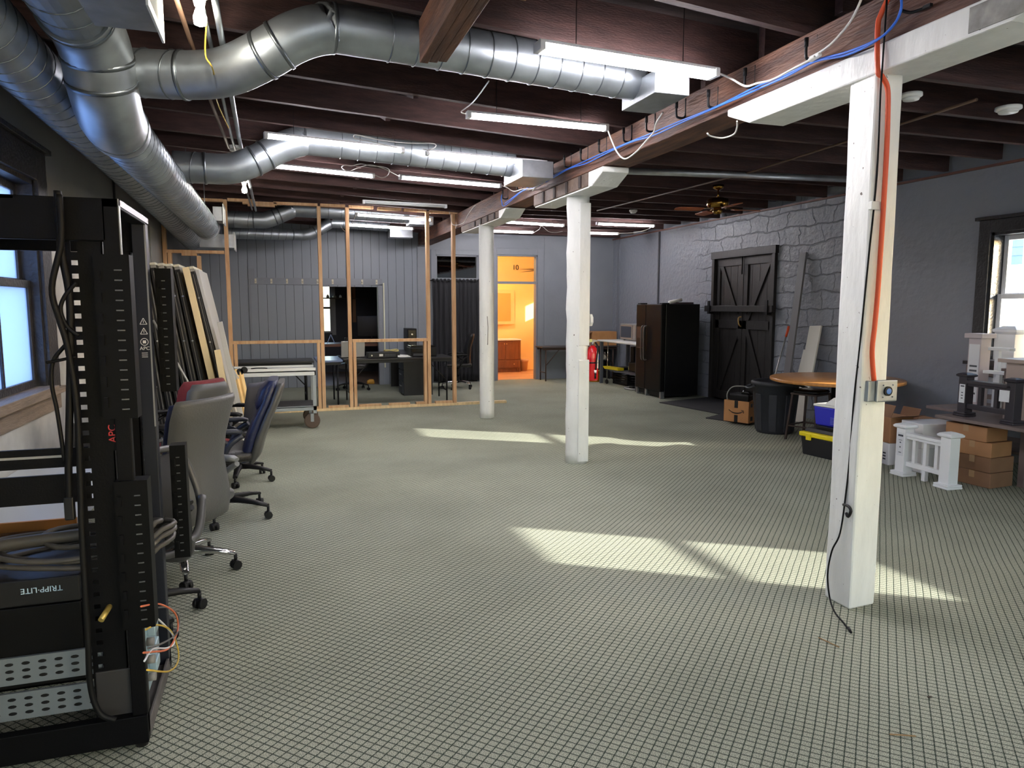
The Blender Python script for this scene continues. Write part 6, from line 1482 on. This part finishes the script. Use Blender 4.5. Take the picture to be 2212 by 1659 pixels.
# shelf of samples
sh_m = mat('grey_brown_timber', (118, 104, 100), .6, var=.15, vs=5)
su = thing('display_shelf', 'grey-brown timber shelf unit of railing samples under the window', 'shelf', (6.4, 4.5, 0))
for x, y, h in ((6.22, 4.44, .56), (6.95, 5.4, .56), (6.95, 3.5, .56), (6.22, 3.5, .56)):
    k = MB(); k.box((x-.03, y-.03, 0), (x+.03, y+.03, h)); k.build('leg', sh_m, su, .003)
k = MB(); k.box((5.80, 3.4, .56), (7.0, 5.0, .59)); k.build('top_plank', sh_m, su, .003)
k = MB(); k.box((6.25, 5.0, .56), (7.0, 5.5, .59)); k.build('top_plank', sh_m, su, .003)
k = MB(); k.box((6.3, 3.5, .26), (6.98, 5.4, .285)); k.build('lower_plank', sh_m, su, .003)
darkv = mat('dark_vinyl', (46, 42, 50), .45)
t, M = rail_sample('railing_sample', 'dark brown railing sample on the shelf plank, label on its post', (5.98, 4.85), (5.93, 4.36), .40, darkv, .085, 2, True, .59, leg=False)
plaque(t, (5.98-.0445, 4.85, .80), I3, .06, .17, ((.1, .07, .6), (.45, .05, .3), (.6, .05, .3), (.75, .05, .3)))
k = MB(); k.box((5.93-.046, 4.40-.03, .78), (5.93-.0435, 4.40+.06, .88)); k.build('blank_label', info, t)
rail_sample('railing_sample', 'grey-brown railing sample at the back of the shelf by the wall', (6.74, 5.43), (6.68, 4.75), .44, sh_m, .06, 3, False, .59, leg=False)
def sample_post(label, x, y, w_, z1, m, cap=True, flat=False, sheet=False):
    t = thing('post_sample', label, 'post sample', (x, y, .59), rz=0); h = z1-.59
    k = MB(); k.box((-w_/2, -w_/2, 0), (w_/2, w_/2, h*.94)); k.build('post', m, t, .003)
    c = w_*.72
    k = MB()
    if flat: k.box((-c, -c, h*.94), (c, c, h))
    else: k.loft([[Vector((sx_*q, sy_*q, z)) for sx_, sy_ in ((-1, -1), (1, -1), (1, 1), (-1, 1))] for z, q in ((h*.90, w_*.52), (h*.93, c), (h*.96, c), (h, c*.5))], smooth=False)
    k.build('cap', m, t, .003)
    if sheet:
        q = Vector((0, 0, h*.5)); kk = MB(); kk.box((-w_/2-.002, -w_*.42, h*.1), (-w_/2, w_*.42, h*.86)); s_ = kk.build('info_sheet', info, t)
        kk = MB()
        for f in (.2, .3, .5, .56): kk.box((-w_/2-.003, -w_*.3, h*f), (-w_/2-.002, w_*.3, h*f+.018))
        kk.build('print', ink, s_)
sample_post('tall pale sample post with a printed sheet left of the window', 6.50, 5.16, .13, 1.33, mat('pale_sample', (196, 186, 190), .5), True, True, True)
sample_post('white capped sample post standing in front of the window', 6.88, 5.12, .17, 1.40, vinyl)
sample_post('tan square sample post with a flat dark cap on the shelf', 6.28, 4.52, .22, 1.13, mat('tan_sample', (176, 160, 152), .5), True, True)
sample_post('short grey sample post between the tan post and the window', 6.44, 4.78, .08, 1.02, sh_m, True, True)
for i, (x, y, z1) in enumerate(((6.57, 5.02, 1.20), (6.50, 4.94, .98))):
    k = MB(); k.box((x-.04, y-.14, z1-.03), (x+.04, y+.14, z1)); k.box((x-.02, y-.02, .59), (x+.02, y+.02, z1-.03)); solo(k, 'rail_cut', vinyl, ['higher white rail offcut on a stem by the window', 'lower white rail offcut on a stem by the window'][i], 'rail sample', bevel=.004)
# debris on the carpet
for i, (a_, b_) in enumerate((((1922, 1586), (1978, 1590)), ((1768, 1377), (1813, 1398)))):
    k = MB(); k.bar(P(*a_, Z=.006), P(*b_, Z=.006), .004, .004); solo(k, 'wood_splinter', mat('splinter', (150, 120, 80), .7), ['pale splinter on the carpet at the bottom right', 'pale splinter on the carpet below the cable plug'][i], 'splinter')
k = MB(); k.sec([(P(2008, 1505, Z=.004), (.012, 0, 0), (0, .006, 0)), (P(2008, 1505, Z=.010), (.006, 0, 0), (0, .003, 0))], 10); solo(k, 'carpet_crumb', mat('crumb', (60, 52, 40), .9), 'small dark crumb on the carpet at the right', 'debris')
# ================================================================ OUTSIDE
structure(MB().box((RX+.3, -30, -.5), (60, 50, -.35)), 'ground', mat('pale_ground', (220, 218, 214), .8, var=.05, vs=1))
structure(MB().box((-40, -40, -.5), (RX+.3, BY-.2, -.35)), 'ground', mat('pale_ground', (220, 218, 214), .8))
structure(MB().box((-40, BY-.2, -.5), (LX-.28, 50, -.35)), 'ground', mat('pale_ground', (220, 218, 214), .8))
hs = thing('neighbour_house', 'blue-grey sided house with a white porch roof outside the right window', 'house', (17, 13, -.35))
k = MB()
for i in range(8): z = 2.2+.16*i; k.hexa([(13.0, 9.6, z), (22, 9.6, z), (22, 18, z), (13.0, 18, z), (13.03, 9.63, z+.16), (22, 9.63, z+.16), (22, 18, z+.16), (13.03, 18, z+.16)])
k.build('siding', mat('blue_siding', (126, 150, 196), .6), hs)
k = MB(); k.box((13.1, 9.7, -.35), (22, 18, 2.2)); k.build('porch_wall', mat('porch_white', (236, 236, 236), .6), hs)
k = MB(); k.hexa([(12.2, 9.0, 1.95), (22, 9.0, 1.95), (22, 9.7, 1.95), (12.2, 18, 1.95), (12.9, 9.6, 2.35), (22, 9.6, 2.35), (22, 9.7, 2.35), (12.9, 18, 2.35)]); k.build('porch_roof', mat('porch_white', (236, 236, 236), .6), hs)
k = MB(); k.loft([[Vector(v) for v in ((12.8, 9.4, 3.48), (22.2, 9.4, 3.48), (22.2, 18.2, 3.48), (12.8, 18.2, 3.48))], [Vector(v) for v in ((17, 9.5, 4.4), (18, 9.5, 4.4), (18, 18.1, 4.4), (17, 18.1, 4.4))]], smooth=False); k.build('roof', mat('shingle', (80, 80, 86), .8), hs)

# ================================================================ LIGHT
W = bpy.data.worlds.new('sky'); bpy.context.scene.world = W; W.use_nodes = True
N, L = W.node_tree.nodes, W.node_tree.links
sky = N.new('ShaderNodeTexSky'); sky.sky_type = 'NISHITA'; sky.sun_disc = False
sky.sun_elevation = R(19.3); sky.air_density = 1.2; sky.dust_density = 2.0
L.new(sky.outputs[0], N['Background'].inputs['Color']); N['Background'].inputs['Strength'].default_value = SKY
sd = bpy.data.lights.new('sun', 'SUN'); sd.energy = SUN; sd.angle = R(.55); sd.color = (1, .93, .80)
so = bpy.data.objects.new('sun', sd); C.objects.link(so)
dvec = Vector((-1, .65, -.405)).normalized()
so.rotation_euler = dvec.to_track_quat('-Z', 'Y').to_euler()
sky.sun_rotation = math.atan2(1, -.65)
# ================================================================ CAMERA
cd = bpy.data.cameras.new('camera'); cam = bpy.data.objects.new('camera', cd); C.objects.link(cam)
cam.location = (0, 0, EYE)
Mx = Matrix((RGT, UPV, -FWD)).transposed(); cam.rotation_euler = Mx.to_euler()
cd.sensor_width = 36; cd.lens = FPX/2212*36; cd.clip_start = .05
sc = bpy.context.scene; sc.camera = cam
sc.view_settings.view_transform = 'Standard'; sc.view_settings.look = 'None'; sc.view_settings.exposure = EXPO; sc.view_settings.gamma = 1
sc.view_settings.use_curve_mapping = False
sc.cycles.use_denoising = True
sc.cycles.max_bounces = 10; sc.cycles.diffuse_bounces = 6; sc.cycles.sample_clamp_indirect = 6
